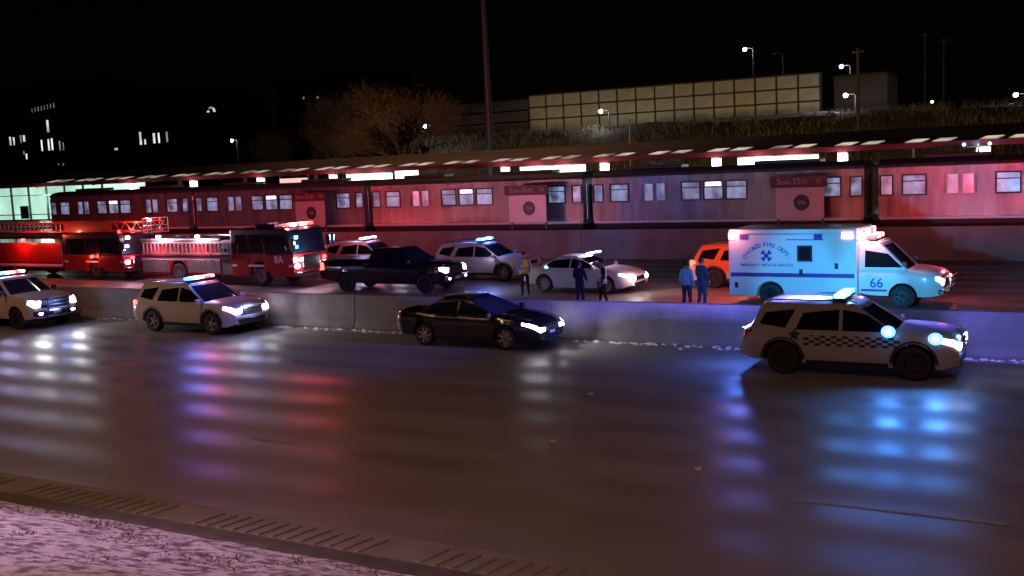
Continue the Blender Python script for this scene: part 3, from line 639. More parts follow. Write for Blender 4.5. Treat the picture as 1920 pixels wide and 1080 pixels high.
def shape_suv(L='suv'):
    return dict(W=1.0, xr=-2.52, xf=2.42, axles=(-1.43, 1.43), rad=.385, nose=.8, nosek=.2, tail=.35, tailk=.1,
        bot=[(-2.52, .42), (-2.2, .32), (-1.0, .27), (1.0, .25), (2.1, .24), (2.42, .34)],
        top=[(-2.52, .95), (-2.47, 1.04), (-2.3, 1.09), (-1, 1.08), (.8, 1.07), (1.15, 1.11), (1.7, 1.09), (2.1, 1.05), (2.3, 1.0), (2.42, .92)],
        gh=dict(z0=1.03, z1=1.67, r0=-2.46, r1=-2.12, f0=1.32, f1=.34, w0=.945, w1=.735, crown=.075, bow=.16, rbow=.1))
def suv(name, label, loc, rz, paint, group, wheelkey='suvb', sh=None, lb=None, head='head_lamp', hp=60, tail='tail_dim'):
    t = thing(name, label, 'suv', loc, rz, group); c = Car(sh or shape_suv(), t, paint); c.body(); c.cabin(); c.windshield()
    MB().grid(lambda u, v: (lerp(-1.9, .22, u), lerp(-.62, .62, v), 1.748 + .012 * (1 - (2 * v - 1) ** 2)), 4, 4)
    for sd_ in (-1, 1):
        c.side_window([(1.08, .12), (.3, .86), (-.1, .88), (-.1, .12)], sd_); c.side_window([(-.18, .12), (-.18, .88), (-1.0, .87), (-1.2, .12)], sd_)
        c.side_window([(-1.45, .16), (-1.22, .86), (-1.9, .84), (-2.12, .2)], sd_)
        c.door(-.12, 1.0, sd_, .06); c.door(-1.1, -.14, sd_, -.96, z0=.42)
        c.mirror(1.02, sd_, 1.14)
        c.patch(-.95, .95, .27, .38, sd_, .02, 14, 2).build('sill_trim', 'plastic_black', t, smooth=True)
        MB().tube([(-1.9, sd_ * .66, 1.75), (-1.75, sd_ * .66, 1.79), (.05, sd_ * .66, 1.79), (.2, sd_ * .66, 1.74)], .018, 6).build('roof_rail', 'plastic_black', t)
    c.headlights(.13, .17, .3, head, hp); c.grille(.64, .88, .5, bars=3); c.taillights(.86, 1.1, .2, tail)
    c.box('lower_grille', 'plastic_black', c.xf - .15, c.xf + .015, -.62, .62, .36, .5); c.box('licence_plate', 'plate', c.xf, c.xf + .03, -.16, .16, .5, .6, .004)
    c.box('bumper', paint, c.xf - .3, c.xf + .035, -.74, .74, .5, .64, .04); c.box('rear_bumper', 'plastic_black', c.xr - .03, c.xr + .25, -.85, .85, .42, .58, .03)
    c.wheels(wheelkey)
    for sd_ in (-1, 1):
        for a in c.ax:   # dark wheel-arch cladding
            Ra = c.rad * 1.17; m_ = MB()
            m_.grid(lambda u, v: (lambda an, rr: (a + rr * math.cos(an), sd_ * (c.side(a + rr * math.cos(an), max(.3, c.rad + rr * math.sin(an))) + .016), max(.27, c.rad + rr * math.sin(an))))(math.pi * u, Ra + .075 * v), 20, 1)
            m_.build('arch_trim', 'plastic_black', t, smooth=True)
    return t, c

# --- police SUV with checker band, nearest the camera
shr = shape_suv(); shr['axles'] = (-1.51, 1.51); shr['xr'] = -2.56; shr['xf'] = 2.46; shr['rad'] = .395
shr['bot'] = [(-2.56, .42), (-2.2, .32), (-1.0, .27), (1.0, .25), (2.1, .24), (2.46, .34)]
shr['top'] = [(-2.56, .98), (-2.5, 1.06), (-2.3, 1.11), (-1, 1.1), (.8, 1.09), (1.2, 1.14), (1.75, 1.11), (2.15, 1.07), (2.35, 1.02), (2.46, .93)]
t, c = suv('police_suv', 'white police SUV with checker band and blue lights, closest to the camera', (-5.46, 26.45, 0), R(1), 'paint_white_shaded', 'police SUVs', sh=shr, head='lens_white', hp=25, tail='lens_red_off')
ck = MB()
for i in range(17):
    for j in range(4):
        if (i + j) % 2 == 0: c.patch(-1.0 + i * .13, -.87 + i * .13, .74 + j * .062, .802 + j * .062, -1, .012, 1, 1, ck); c.patch(-1.0 + i * .13, -.87 + i * .13, .74 + j * .062, .802 + j * .062, 1, .012, 1, 1, ck)
o = ck.build('checker_band', 'plastic_black', t); o['kind'] = 'stuff'; o['label'] = 'band of small black and white checks along the doors'
star = MB(); pts = []
for k in range(10):
    r_ = .17 if k % 2 == 0 else .08; a = math.pi / 2 + math.pi * k / 5; pts.append((-1.22 + r_ * math.cos(a), .98 + r_ * math.sin(a)))
star.add([(x, -(c.side(x, min(z, 1.06)) + .014), z) for x, z in pts], [tuple(range(10))]); star.build('star_emblem', 'plastic_black', t)
c.lightbar(-.22, 1.79, ['lens_cyan', 'lens_blue', 'lens_cyan', 'lens_white', 'lens_cyan', 'lens_blue', 'lens_blue', 'lens_blue'], .62, pcols=[(-.4, CYAN, 90), (.45, BLUE, 150)])
lamp(t, (.0, .3, 2.0), (.08, .3, 1), 2600, 'SPOT', .12, (-7.25, 8.5, -.9), 24, .5)
for dx, p_, cl in ((-5.3, 3800, (.04, .36, 1)), (-2.9, 4200, (.06, .52, 1)), (-.4, 3600, (.06, .5, 1))): lamp(t, (.1, .3, 2.0), cl, p_, 'SPOT', .12, (dx, 10.3, -1.2), 29, .45)
lamp(t, (-.2, 0, 2.02), (.17, .15, 1), 16000, 'SPOT', .12, (-8, 1.0, -1.4), 75, .9)
lamp(t, (.4, .3, 2.02), (.12, .14, 1), 1300, 'SPOT', .12, (8, 2.2, -1.6), 90, .9)
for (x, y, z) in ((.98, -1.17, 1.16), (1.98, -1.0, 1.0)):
    MB().ball((x, y + .02, z), (.16, .045, .14)).build('strobe_glare', 'lens_blue', t, smooth=True)  # glowing disc stands in for the blue glare round the strobe
    MB().ball((x, y, z), (.1, .06, .09)).build('strobe', 'lens_cyan', t, smooth=True)
    lamp(t, (x + .02, y - .1, z), (.06, .28, 1), 130, 'SPOT', .1, (.1, -1, -.12), 130, .8)
MB().ball((2.42, -.55, .99), (.05, .07, .05)).build('strobe', 'lens_cyan', t, smooth=True); lamp(t, (2.6, -.55, 1.0), CYAN, 16, rad=.06)
lamp(t, (-2.75, 0, 1.2), BLUE, 200, rad=.1)

# --- silver police SUV on the near road
t, c = suv('police_suv', 'silver police SUV with red and blue light bar, headlights blazing before the barrier', (-28.35, 27.45, 0), R(-1), 'paint_beige_silver', 'police SUVs', 'suv', head='head_lamp', hp=120, tail='tail_lamp')
c.lightbar(.0, 1.77, ['lens_blue', 'lens_cyan', 'lens_white', 'lens_white', 'lens_pink', 'lens_red', 'lens_red', 'lens_pink'], .62, pcols=[(-.4, BLUE, 170), (.3, (1, .2, .3), 120)])
lamp(t, (2.62, -.2, .9), (.35, .4, 1), 22)
# --- SUVs on the middle road
t, c = suv('police_suv', 'white police SUV with blue roof light, parked beneath the station name board', (-25.65, 42.95, 0), R(0), 'paint_white', 'police SUVs', 'suv', head='lens_off', hp=0, tail='tail_dim')
c.lightbar(-.05, 1.77, ['lens_blue', 'lens_cyan', 'lens_blue', 'lens_blue', 'lens_white', 'lens_blue'], .6, pcols=[(-.45, BLUE, 150), (.3, BLUE, 120)])
lamp(t, (.9, -1.15, 1.35), (.5, .5, 1), 12)
t, c = suv('fire_chief_suv', 'white SUV with orange side band, behind the black pickup truck', (-33.25, 44.0, 0), R(2), 'paint_white', None, 'suv', head='head_lamp', hp=30, tail='tail_lamp')
for sd_ in (-1, 1): c.patch(-2.3, 2.0, .72, .93, sd_, .013, 40, 3).build('side_band', 'paint_orange', t, smooth=True)
c.lightbar(-.05, 1.77, ['lens_white', 'lens_blue', 'lens_white', 'lens_blue', 'lens_red', 'lens_white'], .6, pcols=[(-.5, (.5, .5, 1), 110), (.4, RED, 60)])
t, c = suv('orange_lit_suv', 'white SUV with orange light painted on, half hidden behind the ambulance', (-12.46, 41.95, 0), R(0), 'paint_orange', None, 'suvb', head='lens_off', hp=0, tail='tail_lamp')  # orange light on the white body is put into its paint
for sd_ in (-1, 1): c.patch(-2.4, 2.2, .3, .62, sd_, .013, 44, 3).build('side_band', 'paint_white', t, smooth=True)
c.lightbar(-.05, 1.77, ['lens_white', 'lens_red', 'lens_white', 'lens_red'], .6, pcols=[(-.5, (1, .3, .15), 120)])

# --- sedans
def shape_sedan():
    return dict(W=.95, xr=-2.52, xf=2.48, axles=(-1.43, 1.43), rad=.345, nose=.9, nosek=.24, tail=.6, tailk=.16, crown=.05,
        bot=[(-2.52, .42), (-2.2, .3), (-1.0, .22), (1.0, .21), (2.1, .2), (2.48, .3)],
        top=[(-2.52, .86), (-2.46, 1.0), (-2.3, 1.06), (-1.7, 1.07), (-1, .99), (.9, .97), (1.2, 1.0), (1.75, .93), (2.2, .84), (2.38, .77), (2.48, .69)],
        gh=dict(z0=.95, z1=1.44, r0=-2.0, r1=-1.02, f0=1.3, f1=.2, w0=.88, w1=.64, crown=.055, bow=.2, rbow=.18))
def sedan(label, loc, rz, paint, head, hp, tail='tail_dim', wk='sedan', sh=None):
    t = thing('sedan', label, 'car', loc, rz, 'sedans'); c = Car(sh or shape_sedan(), t, paint); c.body(); c.cabin(); c.windshield()
    for sd_ in (-1, 1):
        c.side_window([(1.0, .12), (.2, .84), (-.2, .87), (-.2, .12)], sd_, 'glass_dark'); c.side_window([(-.27, .12), (-.27, .87), (-.95, .82), (-1.3, .45), (-1.35, .12)], sd_)
        c.door(-.22, .98, sd_, -.06, z0=.32); c.door(-1.12, -.24, sd_, -.98, z0=.36); c.mirror(.95, sd_, 1.03)
        c.patch(-1.0, 1.0, .215, .29, sd_, .012, 14, 2).build('sill_trim', 'plastic_black' if 'black' in paint else paint, t, smooth=True)
    c.headlights(.1, .13, .28, head, hp, back=.5); c.grille(.5, .66, .42, bars=3); c.taillights(.78, .98, .34, tail)
    c.box('lower_grille', 'plastic_black', c.xf - .2, c.xf + .012, -.5, .5, .3, .42); c.box('licence_plate', 'plate', c.xf + .012, c.xf + .03, -.16, .16, .43, .53, .004)
    for sd_ in (-1, 1): MB().ball((c.xf - .14, sd_ * .66, .36), (.1, .1, .035)).build('fog_light', 'fog_lamp' if hp > 40 else 'lens_off', t, smooth=True)
    c.wheels(wk); return t, c
t, c = sedan('black sedan with headlights on, stopped against the concrete barrier', (-16.75, 27.45, 0), R(-1), 'paint_black', 'head_lamp', 110)
t, c = sedan('white sedan parked on the middle road behind the two officers', (-18.95, 39.6, 0), R(-3), 'paint_white', 'head_lamp', 60)
lamp(t, (2.75, -.8, .75), (1, .75, .8), 40, rad=.08)
lb = MB().box(.35, .55, -.5, .5, 1.5, 1.54).build('light_bar', 'plastic_black', t)
for y, m_ in ((-.5, 'lens_white'), (-.17, 'lens_blue'), (.17, 'lens_white')): MB().box(.36, .54, y, y + .31, 1.54, 1.6).build('lens', m_, lb, bevel=.02)
lamp(t, (.45, 0, 1.75), (.7, .6, 1), 110)
MB().ball((-1.35, -.86, 1.02), (.09, .03, .06)).build('strobe', 'lens_cyan', t, smooth=True)

# --- pickups
def shape_pickup(d=0):
    return dict(W=1.01, xr=-3.05 - d, xf=2.85 + d * .2, axles=(-1.84 - d * .55, 1.84 + d * .2), rad=.41, nose=.5, nosek=.12, tail=.2, tailk=.04, crown=.04,
        bot=[(-3.05 - d, .55), (-2.7, .42), (-1, .36), (1, .36), (2.4, .34), (2.85 + d * .2, .42)],
        top=[(-3.05 - d, 1.36), (-1.05, 1.38), (-1.0, 1.3), (1.2, 1.26), (1.45, 1.29), (2.2, 1.25), (2.62 + d * .2, 1.18), (2.8 + d * .2, 1.14), (2.85 + d * .2, 1.1)],
        gh=dict(z0=1.24, z1=1.84, r0=-1.0, r1=-.78, f0=1.6, f1=.72, w0=.96, w1=.76, crown=.07, bow=.12, rbow=.04))
def pickup(label, loc, rz, paint, d, head, hp, tail, chrome):
    t = thing('pickup_truck', label, 'pickup truck', loc, rz, 'pickup trucks'); c = Car(shape_pickup(d), t, paint); c.body(); c.cabin(); c.windshield()
    for sd_ in (-1, 1):
        c.side_window([(1.34, .1), (.62, .86), (.28, .88), (.28, .1)], sd_); c.side_window([(.2, .1), (.2, .88), (-.66, .87), (-.76, .1)], sd_)
        c.door(.24, 1.36, sd_, .38, z0=.56); c.door(-.82, .22, sd_, -.68, z0=.56); c.mirror(1.3, sd_, 1.36, 'plastic_black')
    MB().grid(lambda u, v: (lerp(c.xr + .14, -1.1, u), lerp(-.8, .8, v), 1.442), 2, 2).build('bed_cover', 'plastic_black', t)
    c.headlights(.14, .24, .26, head, hp, xo=.03, back=.25); c.grille(.78, 1.12, .58, bars=4, barm=chrome); c.taillights(.95, 1.3, .16, tail)
    c.box('bumper', chrome, c.xf - .2, c.xf + .1, -.9, .9, .5, .72, .04); c.box('rear_bumper', chrome, c.xr - .1, c.xr + .1, -.88, .88, .5, .68, .03)
    c.box('licence_plate', 'plate', c.xf + .1, c.xf + .125, -.16, .16, .55, .65, .004)
    for sd_ in (-1, 1): MB().ball((c.xf + .06, sd_ * .68, .6), (.06, .14, .07)).build('fog_light', 'head_lamp' if hp > 50 else 'fog_lamp', t, smooth=True)
    c.wheels('truck'); return t, c
t, c = pickup('black crew-cab pickup truck with red taillights, between the fire engine and white SUV', (-27.6, 38.5, 0), R(2), 'paint_black', .55, 'fog_lamp', 150, 'tail_lamp', 'chrome')
lamp(t, (c.xr - .25, -.7, 1.05), (1, .08, .06), 45, rad=.06)
t, c = pickup('silver police pickup truck with push bar, cut off by the left edge', (-37.75, 26.55, 0), R(-3), 'paint_beige_silver', 0, 'head_lamp', 150, 'tail_dim', 'plastic_black')
pb = MB().tube([(2.95, -.45, .45), (3.08, -.45, .6), (3.08, -.45, 1.1), (3.0, -.45, 1.16)], .035).build('push_bar', 'plastic_black', t)
MB().tube([(2.95, .45, .45), (3.08, .45, .6), (3.08, .45, 1.1), (3.0, .45, 1.16)], .035).build('push_bar', 'plastic_black', t)
for z in (.7, .9, 1.06): MB().tube([(3.08, -.45, z), (3.08, .45, z)], .03).build('push_bar_rung', 'steel', t)
c.lightbar(.1, 1.94, ['lens_white', 'lens_blue', 'lens_white', 'lens_pink', 'lens_red', 'lens_white'], .62, pcols=[(-.3, (.6, .55, 1), 120)])
lamp(t, (3.3, 0, .95), (.25, .35, 1), 30)

# --- ambulance
def arch_poly(x0, x1, z0, z1, axs, ra, zc, chamf=.06, n=12):
    p = [(x0, z0)]
    for a in axs: p += [(a - ra * math.cos(math.pi * k / n), max(z0, zc + ra * math.sin(math.pi * k / n))) if k not in (0, n) else (a - ra * math.cos(math.pi * k / n), z0) for k in range(n + 1)]
    return p + [(x1, z0), (x1, z1 - chamf), (x1 - chamf, z1), (x0 + chamf, z1), (x0, z1 - chamf)]
def pane_side(x0, x1, z0, z1, y, name, m_, root, t_=.012, bev=.004, rake=0, frame=None):
    # thin panel proud of a side wall at y (outside towards -Y when y<0)
    s_ = -1 if y < 0 else 1; ya, yb = sorted((y + s_ * .003, y + s_ * t_))
    o = MB().hexa([(x0, ya, z0), (x1, ya, z0), (x1, yb, z0), (x0, yb, z0), (x0, ya, z1), (x1 - rake, ya, z1), (x1 - rake, yb, z1), (x0, yb, z1)]).build(name, m_, root, bevel=bev)
    return o
t = thing('ambulance', 'white box ambulance with number 66 and red roof lights, washed in blue light', 'ambulance', (-8.17, 37.72, 0), R(-1.5))
MB().prism_y(arch_poly(-3.67, .78, .34, 2.68, (-2.19,), .5, .36), -1.2, 1.2).build('box_body', 'paint_white', t, bevel=.035)
c = Car(dict(W=.98, xr=.79, xf=3.4, axles=(2.19,), rad=.39, nose=.7, nosek=.16, tail=.1, tailk=0, crown=.05,
    bot=[(.79, .42), (1.5, .38), (3.0, .36), (3.4, .42)], top=[(.79, 1.32), (2.1, 1.3), (2.4, 1.32), (2.9, 1.24), (3.2, 1.16), (3.34, 1.1), (3.4, 1.02)],
    gh=dict(z0=1.28, z1=2.16, r0=.79, r1=.79, f0=2.5, f1=1.6, w0=.95, w1=.82, crown=.07, bow=.16, rbow=0)), t, 'paint_white')
c.body('cab_body'); c.cabin(); c.windshield('glass_tint', False)
for sd_ in (-1, 1):
    c.side_window([(2.2, .1), (1.62, .72), (.98, .74), (.98, .1)], sd_); c.door(.86, 2.0, sd_, .98, z0=.5); c.mirror(2.3, sd_, 1.5, 'plastic_black')
    c.patch(.85, 1.7, .56, .63, sd_, .012, 10, 1).build('cab_stripe', 'stripe_violet', t, smooth=True)
    wheel(t, 'van', -2.19, sd_ * 1.02, .39); wheel(t, 'van', 2.19, sd_ * .86, .39)
    y = sd_ * 1.2
    pane_side(-3.6, .7, 1.02, 1.16, y, 'side_stripe', 'stripe_violet', t, .008)
    pane_side(-3.62, -2.82, .5, .98, y, 'compartment_door', 'paint_white', t, .01); pane_side(-1.5, -.2, .5, .98, y, 'compartment_door', 'paint_white', t, .01); pane_side(-.15, .66, .42, 2.3, y, 'side_door', 'paint_white', t, .006)
    w_ = pane_side(-1.22, -.7, 1.56, 2.12, y, 'window', 'plastic_black', t, .02); pane_side(-1.16, -.76, 1.62, 2.06, y - .02 * -sd_, 'pane', 'glass_dark', w_, .006)
    for hx, hz in ((-3.45, .72), (.05, 1.42), (-1.15, 1.2)): pane_side(hx, hx + .12, hz - .1, hz + .1, y + sd_ * .012, 'handle', 'plastic_black', t, .02)
    for hx, hz, m_ in ((-3.1, 2.42, 'lens_off'), (-.5, 2.42, 'lens_off')): pane_side(hx - .14, hx + .14, hz - .09, hz + .09, y, 'warning_lamp', 'stripe_violet', t, .03)
    pane_side(-3.64, -3.42, 2.34, 2.56, y, 'warning_lamp', 'lens_pink', t, .05); pane_side(.3, .66, 2.36, 2.56, y, 'warning_lamp', 'lens_pink', t, .05)
    pane_side(-1.6, -.3, 2.3, 2.33, y, 'drip_rail', 'stripe_violet', t, .02)
MB().box(-3.69, .8, -1.22, 1.22, 2.5, 2.53).build('roof_trim', 'steel', t)
# arc of lettering, emblem and second line on the camera side
m_ = MB(); s_ = 'CHICAGO FIRE DEPT.'
for i, ch_ in enumerate(s_):
    if ch_ == ' ': continue
    a = R(lerp(148, 32, i / (len(s_) - 1))); v, f = text_mesh(ch_, .21); ca, sa = math.cos(a - math.pi / 2), math.sin(a - math.pi / 2)
    cx, cz = -2.3 + .92 * math.cos(a), 1.22 + .92 * math.sin(a)
    m_.add([(cx + p[0] * ca - p[1] * sa, -1.209, cz + p[0] * sa + p[1] * ca) for p in v], f)
m_.build('lettering', 'letter_blue', t)['kind'] = 'stuff'
em = MB(); 
for k in range(4):
    a = math.pi / 4 + k * math.pi / 2; 
    em.add([(-2.3 + r_ * math.cos(a + d), -1.209, 1.76 + r_ * math.sin(a + d)) for r_, d in ((.1, -.4), (.23, -.42), (.23, .42), (.1, .4))], [(0, 1, 2, 3)])
em.add([(-2.3 + .085 * math.cos(k * .5236), -1.21, 1.76 + .085 * math.sin(k * .5236)) for k in range(12)], [tuple(range(12))])
em.build('emblem', 'letter_blue', t)
text_on_side('EMERGENCY MEDICAL SERVICES', .13, -2.3, 1.43, -1.209, 'letter_blue', 'lettering', t); text_on_side('66', .44, 1.36, .83, -1.0, 'letter_blue', 'number', t)
c.headlights(.14, .2, .22, 'fog_lamp', 25, xo=.02, col=(1, .85, .9), back=.2); c.grille(.74, .98, .5, bars=4)
c.box('bumper', 'chrome', 3.28, 3.5, -.92, .92, .46, .66, .05); c.box('licence_plate', 'plate', 3.5, 3.52, -.16, .16, .5, .6, .004)
gb = MB().tube([(3.5, -.5, .55), (3.62, -.5, .7), (3.62, -.5, 1.02), (3.5, -.5, 1.08)], .03).build('brush_guard', 'chrome', t); MB().tube([(3.5, .5, .55), (3.62, .5, .7), (3.62, .5, 1.02), (3.5, .5, 1.08)], .03).build('brush_guard', 'chrome', t)
for z in (.72, .88, 1.02): MB().tube([(3.62, -.7, z), (3.62, .7, z)], .022).build('guard_rung', 'chrome', t)
for i, (y, m_) in enumerate(((-1.0, 'lens_pink'), (-.6, 'lens_red'), (-.2, 'lens_white'), (.2, 'lens_pink'), (.6, 'lens_red'), (1.0, 'lens_pink'))):
    MB().box(.78, .9, y - .17, y + .17, 2.32, 2.6).build('front_warning_lamp', m_, t, bevel=.03)
lbx = MB().box(1.0, 1.3, -.7, .7, 2.25, 2.29).build('light_bar', 'plastic_black', t)
for i in range(5): MB().box(1.02, 1.28, -.68 + i * .275, -.43 + i * .275, 2.29, 2.42).build('lens', ('lens_red', 'lens_pink', 'lens_white', 'lens_red', 'lens_pink')[i], lbx, bevel=.02)
for x, y, z, p, cl in ((1.15, -.9, 2.55, 160, (1, .18, .2)), (-3.5, -1.45, 2.6, 60, (1, .2, .2)), (-4.0, .5, 2.4, 420, (1, .1, .08)), (3.4, 1.0, 1.4, 60, (1, .06, .12))):
    lamp(t, (x, y, z), cl, p, rad=.1)
for x, dx, p in ((1.2, 8, 2400), (1.0, 3, 1700), (-3.4, -3, 500), (-1, 1, 700)): lamp(t, (x, 1.3, 2.72), (1, .02, .06), p, 'SPOT', .1, (dx, 15, 3.4), 50, .7)

# --- fire engine and ladder truck
mat('fire_black', (.01, .01, .011), .3, coat=.5); mat('aluminium', (.62, .62, .64), .32, .9, rvar=.08, scale=2); mat('stripe_white', (.75, .72, .7), .35)
def fire_cab(t, x0, x1, W, zs, zt, ax, zw0, num=None, doors=None):
    xw = x1 - .3
    MB().prism_y(arch_poly(x0, x1, .5, zs, (ax,), .66, .56, .02), -W, W).build('cab_lower', 'paint_red', t, bevel=.05)
    p = [(x0, zs + .002), (x1 - .02, zs + .002), (xw + .05, zt - .12), (xw - .15, zt), (x0 + .04, zt), (x0, zt - .05)]
    MB().prism_y(p, -W + .02, W - .02).build('cab_upper', 'fire_black', t, bevel=.05)
    MB().hexa([(x1 - .005, -W + .12, zs + .06), (x1 + .012, -W + .12, zs + .06), (x1 + .012, W - .12, zs + .06), (x1 - .005, W - .12, zs + .06),
               (xw + .075, -W + .14, zt - .16), (xw + .09, -W + .14, zt - .16), (xw + .09, W - .14, zt - .16), (xw + .075, W - .14, zt - .16)]).build('windshield', 'glass_tint', t)
    for sd_ in (-1, 1):
        y = sd_ * W
        pane_side(x0 + .02, x1 - .02, .96, 1.06, y, 'stripe', 'stripe_white', t, .006)
        d1 = pane_side(ax + .3, x1 - .3, .7, zs - .02, y, 'door', 'paint_red', t, .012); d2 = pane_side(x0 + .35, ax - .75, .62, zs - .02, y, 'door', 'paint_red', t, .012)
        MB().box(ax + .4, ax + .44, min(y, y + sd_ * .06), max(y, y + sd_ * .06), zs - .12, zs + .5).build('grab_rail', 'chrome', d1); MB().box(x0 + .5, x0 + .54, min(y, y + sd_ * .06), max(y, y + sd_ * .06), zs - .12, zs + .5).build('grab_rail', 'chrome', d2)
        yy = sd_ * (W - .02)
        pane_side(ax + .3, x1 - .38, zs + .1, zt - .28, yy, 'side_window', 'glass_dark', t, .01, rake=.18); pane_side(ax - .65, ax + .15, zs + .1, zt - .28, yy, 'side_window', 'glass_dark', t, .01); pane_side(x0 + .3, ax - .8, zs + .1, zt - .28, yy, 'side_window', 'glass_dark', t, .01)
        MB().box(x1 - .1, x1 + .22, min(y, y + sd_ * .1), max(y, y + sd_ * .3), zs + .25, zs + .75).build('mirror', 'chrome', t, bevel=.03)
        wheel(t, 'fire', ax, sd_ * (W - .17), .54)
        MB().ball((x1 + .03, sd_ * (W - .25), .98), (.05, .17, .12)).build('headlight', 'head_lamp', t, smooth=True)
    g = MB().box(x1, x1 + .05, -.6, .6, .8, zs - .1).build('grille', 'chrome', t, bevel=.02)
    MB().box(x1, x1 + .5, -W + .02, W - .02, .5, .72).build('bumper', 'chrome', t, bevel=.04)
t = thing('fire_engine', 'red fire engine marked 8A with black cab roof and side ladder rack', 'fire engine', (-38.4, 39.75, 0), R(-1.5), 'fire trucks')
W = 1.24; fire_cab(t, .95, 4.95, W, 1.56, 2.78, 2.8, 0)
text_on_side('8A', .5, 4.05, 1.3, -W - .016, 'letter_white', 'number', t)
MB().prism_y(arch_poly(-5.5, .2, .5, 1.52, (-2.8,), .66, .56, .02), -W, W).build('body', 'paint_red', t, bevel=.03)
MB().box(.22, .93, -W + .04, W - .04, .55, 2.25).build('pump_panel', 'aluminium', t, bevel=.02)
for k in range(9): MB().lathe_y([(0, -.03), (.07, -.03), (.07, 0)], 12, c=(.38 + .19 * (k % 3), -W + .035, 1.2 + .28 * (k // 3))).build('gauge', 'plastic_black', t)
MB().box(-5.45, .18, -W + .1, W - .1, 1.525, 2.1).build('hose_bed', 'paint_red', t, bevel=.02)
MB().box(-5.3, .0, -.9, .9, 2.1, 2.3).build('hose_cover', 'fire_black', t, bevel=.04)
for sd_ in (-1, 1):
    y = sd_ * W
    for x0, x1 in ((-5.4, -4.3), (-4.25, -3.5), (-2.1, -1.2), (-1.15, .15)): pane_side(x0, x1, .62, 1.2, y, 'compartment_door', 'aluminium', t, .02)
    pane_side(-5.45, .18, 1.24, 1.38, y, 'stripe', 'stripe_white', t, .012)
    # ladder hung on edge along the side
    yl = sd_ * (W + .06); 
    for z in (1.58, 2.14): MB().box(-5.3, .9, min(yl, yl + sd_ * .04), max(yl, yl + sd_ * .04), z - .045, z + .045).build('ladder_rail', 'aluminium', t, bevel=.01)
    for k in range(22): MB().box(-5.2 + k * .285, -5.15 + k * .285, min(yl, yl + sd_ * .035), max(yl, yl + sd_ * .035), 1.625, 2.095).build('ladder_rung', 'aluminium', t)
    MB().box(-5.5, .2, min(y - sd_ * .1, y + sd_ * .02), max(y - sd_ * .1, y + sd_ * .02), 2.24, 2.32).build('top_rail', 'aluminium', t)
    wheel(t, 'fire', -2.8, sd_ * (W - .17), .54)
    MB().box(-5.53, -5.45, sd_ * .95 - .1, sd_ * .95 + .1, .8, 1.1).build('taillight', 'tail_lamp', t, bevel=.02)
lb = MB().box(4.1, 4.45, -.95, .95, 2.79, 2.84).build('light_bar', 'plastic_black', t)
for i in range(8): MB().box(4.12, 4.43, -.94 + i * .236, -.72 + i * .236, 2.84, 2.98).build('lens', ('lens_red', 'lens_pink', 'lens_white', 'lens_red', 'lens_white', 'lens_pink', 'lens_red', 'lens_red')[i], lb, bevel=.02)
MB().box(2.3, 3.6, -.9, .9, 2.785, 2.98).build('roof_unit', 'fire_black', t, bevel=.05)
for y, z, m_ in ((-1.0, 2.35, 'lens_cyan'), (-1.0, 1.9, 'lens_blue'), (-.75, 1.28, 'lens_white'), (.9, 1.28, 'lens_red')): MB().box(4.97, 5.04, y - .1, y + .1, z - .08, z + .08).build('front_warning_lamp', m_, t, bevel=.02)
for x, y, z, p, cl in ((4.3, -.6, 3.15, 170, (1, .25, .3)), (4.3, .7, 3.1, 260, (1, .07, .08)), (5.3, -1.25, 2.1, 70, (.15, .35, 1)), (5.3, -.7, 1.25, 60, (1, .8, .9)), (-1.2, -1.6, 2.42, 330, (1, .6, .78)), (-4.0, -1.6, 2.42, 420, (1, .48, .62))):
    lamp(t, (x, y, z), cl, p, rad=.1)
for x, dx, p in ((4.2, 4, 450), (.5, -1, 500), (-3.5, -5, 1000)): lamp(t, (x, 1.3, 3.0), (1, .06, .1), p, 'SPOT', .1, (dx, 13, .6), 75, .8)
MB().box(-1.3, -1.1, -W - .14, -W, 2.36, 2.5).build('scene_lamp', 'lens_white', t, bevel=.02); MB().box(-4.1, -3.9, -W - .14, -W, 2.36, 2.5).build('scene_lamp', 'lens_white', t, bevel=.02)

t = thing('ladder_truck', 'red ladder truck with raised truss tip, cut off by the left edge', 'fire truck', (-48.6, 40.8, 0), R(-1.5), 'fire trucks')
fire_cab(t, -2.6, 2.35, W, 1.36, 2.55, .0, 0)
MB().box(-17, -2.75, -W, W, .62, 2.06).build('body', 'paint_red', t, bevel=.04)
MB().box(-17, -3.2, -W + .3, W - .3, .4, .62).build('chassis', 'plastic_black', t)
for sd_ in (-1, 1):
    for x0 in (-16.8, -14.6, -12.4, -10.2, -8.0): pane_side(x0, x0 + 2.1, .95, 1.95, sd_ * W, 'compartment_door', 'paint_red', t, .015)
    pane_side(-16.9, -2.8, .72, .84, sd_ * W, 'stripe', 'stripe_white', t, .012); pane_side(-5.8, -2.85, .95, 1.95, sd_ * W, 'compartment_door', 'paint_red', t, .015)
    for x in (-6.9, -15): wheel(t, 'fire', x, sd_ * (W - .17), .54)
    # aerial ladder truss
    y = sd_ * .55
    for z in (2.62, 3.12): MB().box(-17, 3.6, y - .05, y + .05, z - .05, z + .05).build('ladder_rail', 'paint_red', t, bevel=.01)
    for k in range(34): MB().box(-16.8 + k * .4, -16.74 + k * .4, y - .03, y + .03, 2.67, 3.07).build('ladder_post', 'aluminium', t)
    MB().box(-3.2, .8, y - .02 + sd_ * .06, y + .02 + sd_ * .06, 2.6, 3.1).build('side_panel', 'paint_red', t)
    for k in range(6): MB().tube([(1.0 + k * .45, y, 2.66 if k % 2 else 3.1), (1.45 + k * .45, y, 3.1 if k % 2 else 2.66)], .025).build('truss_strut', 'aluminium', t)
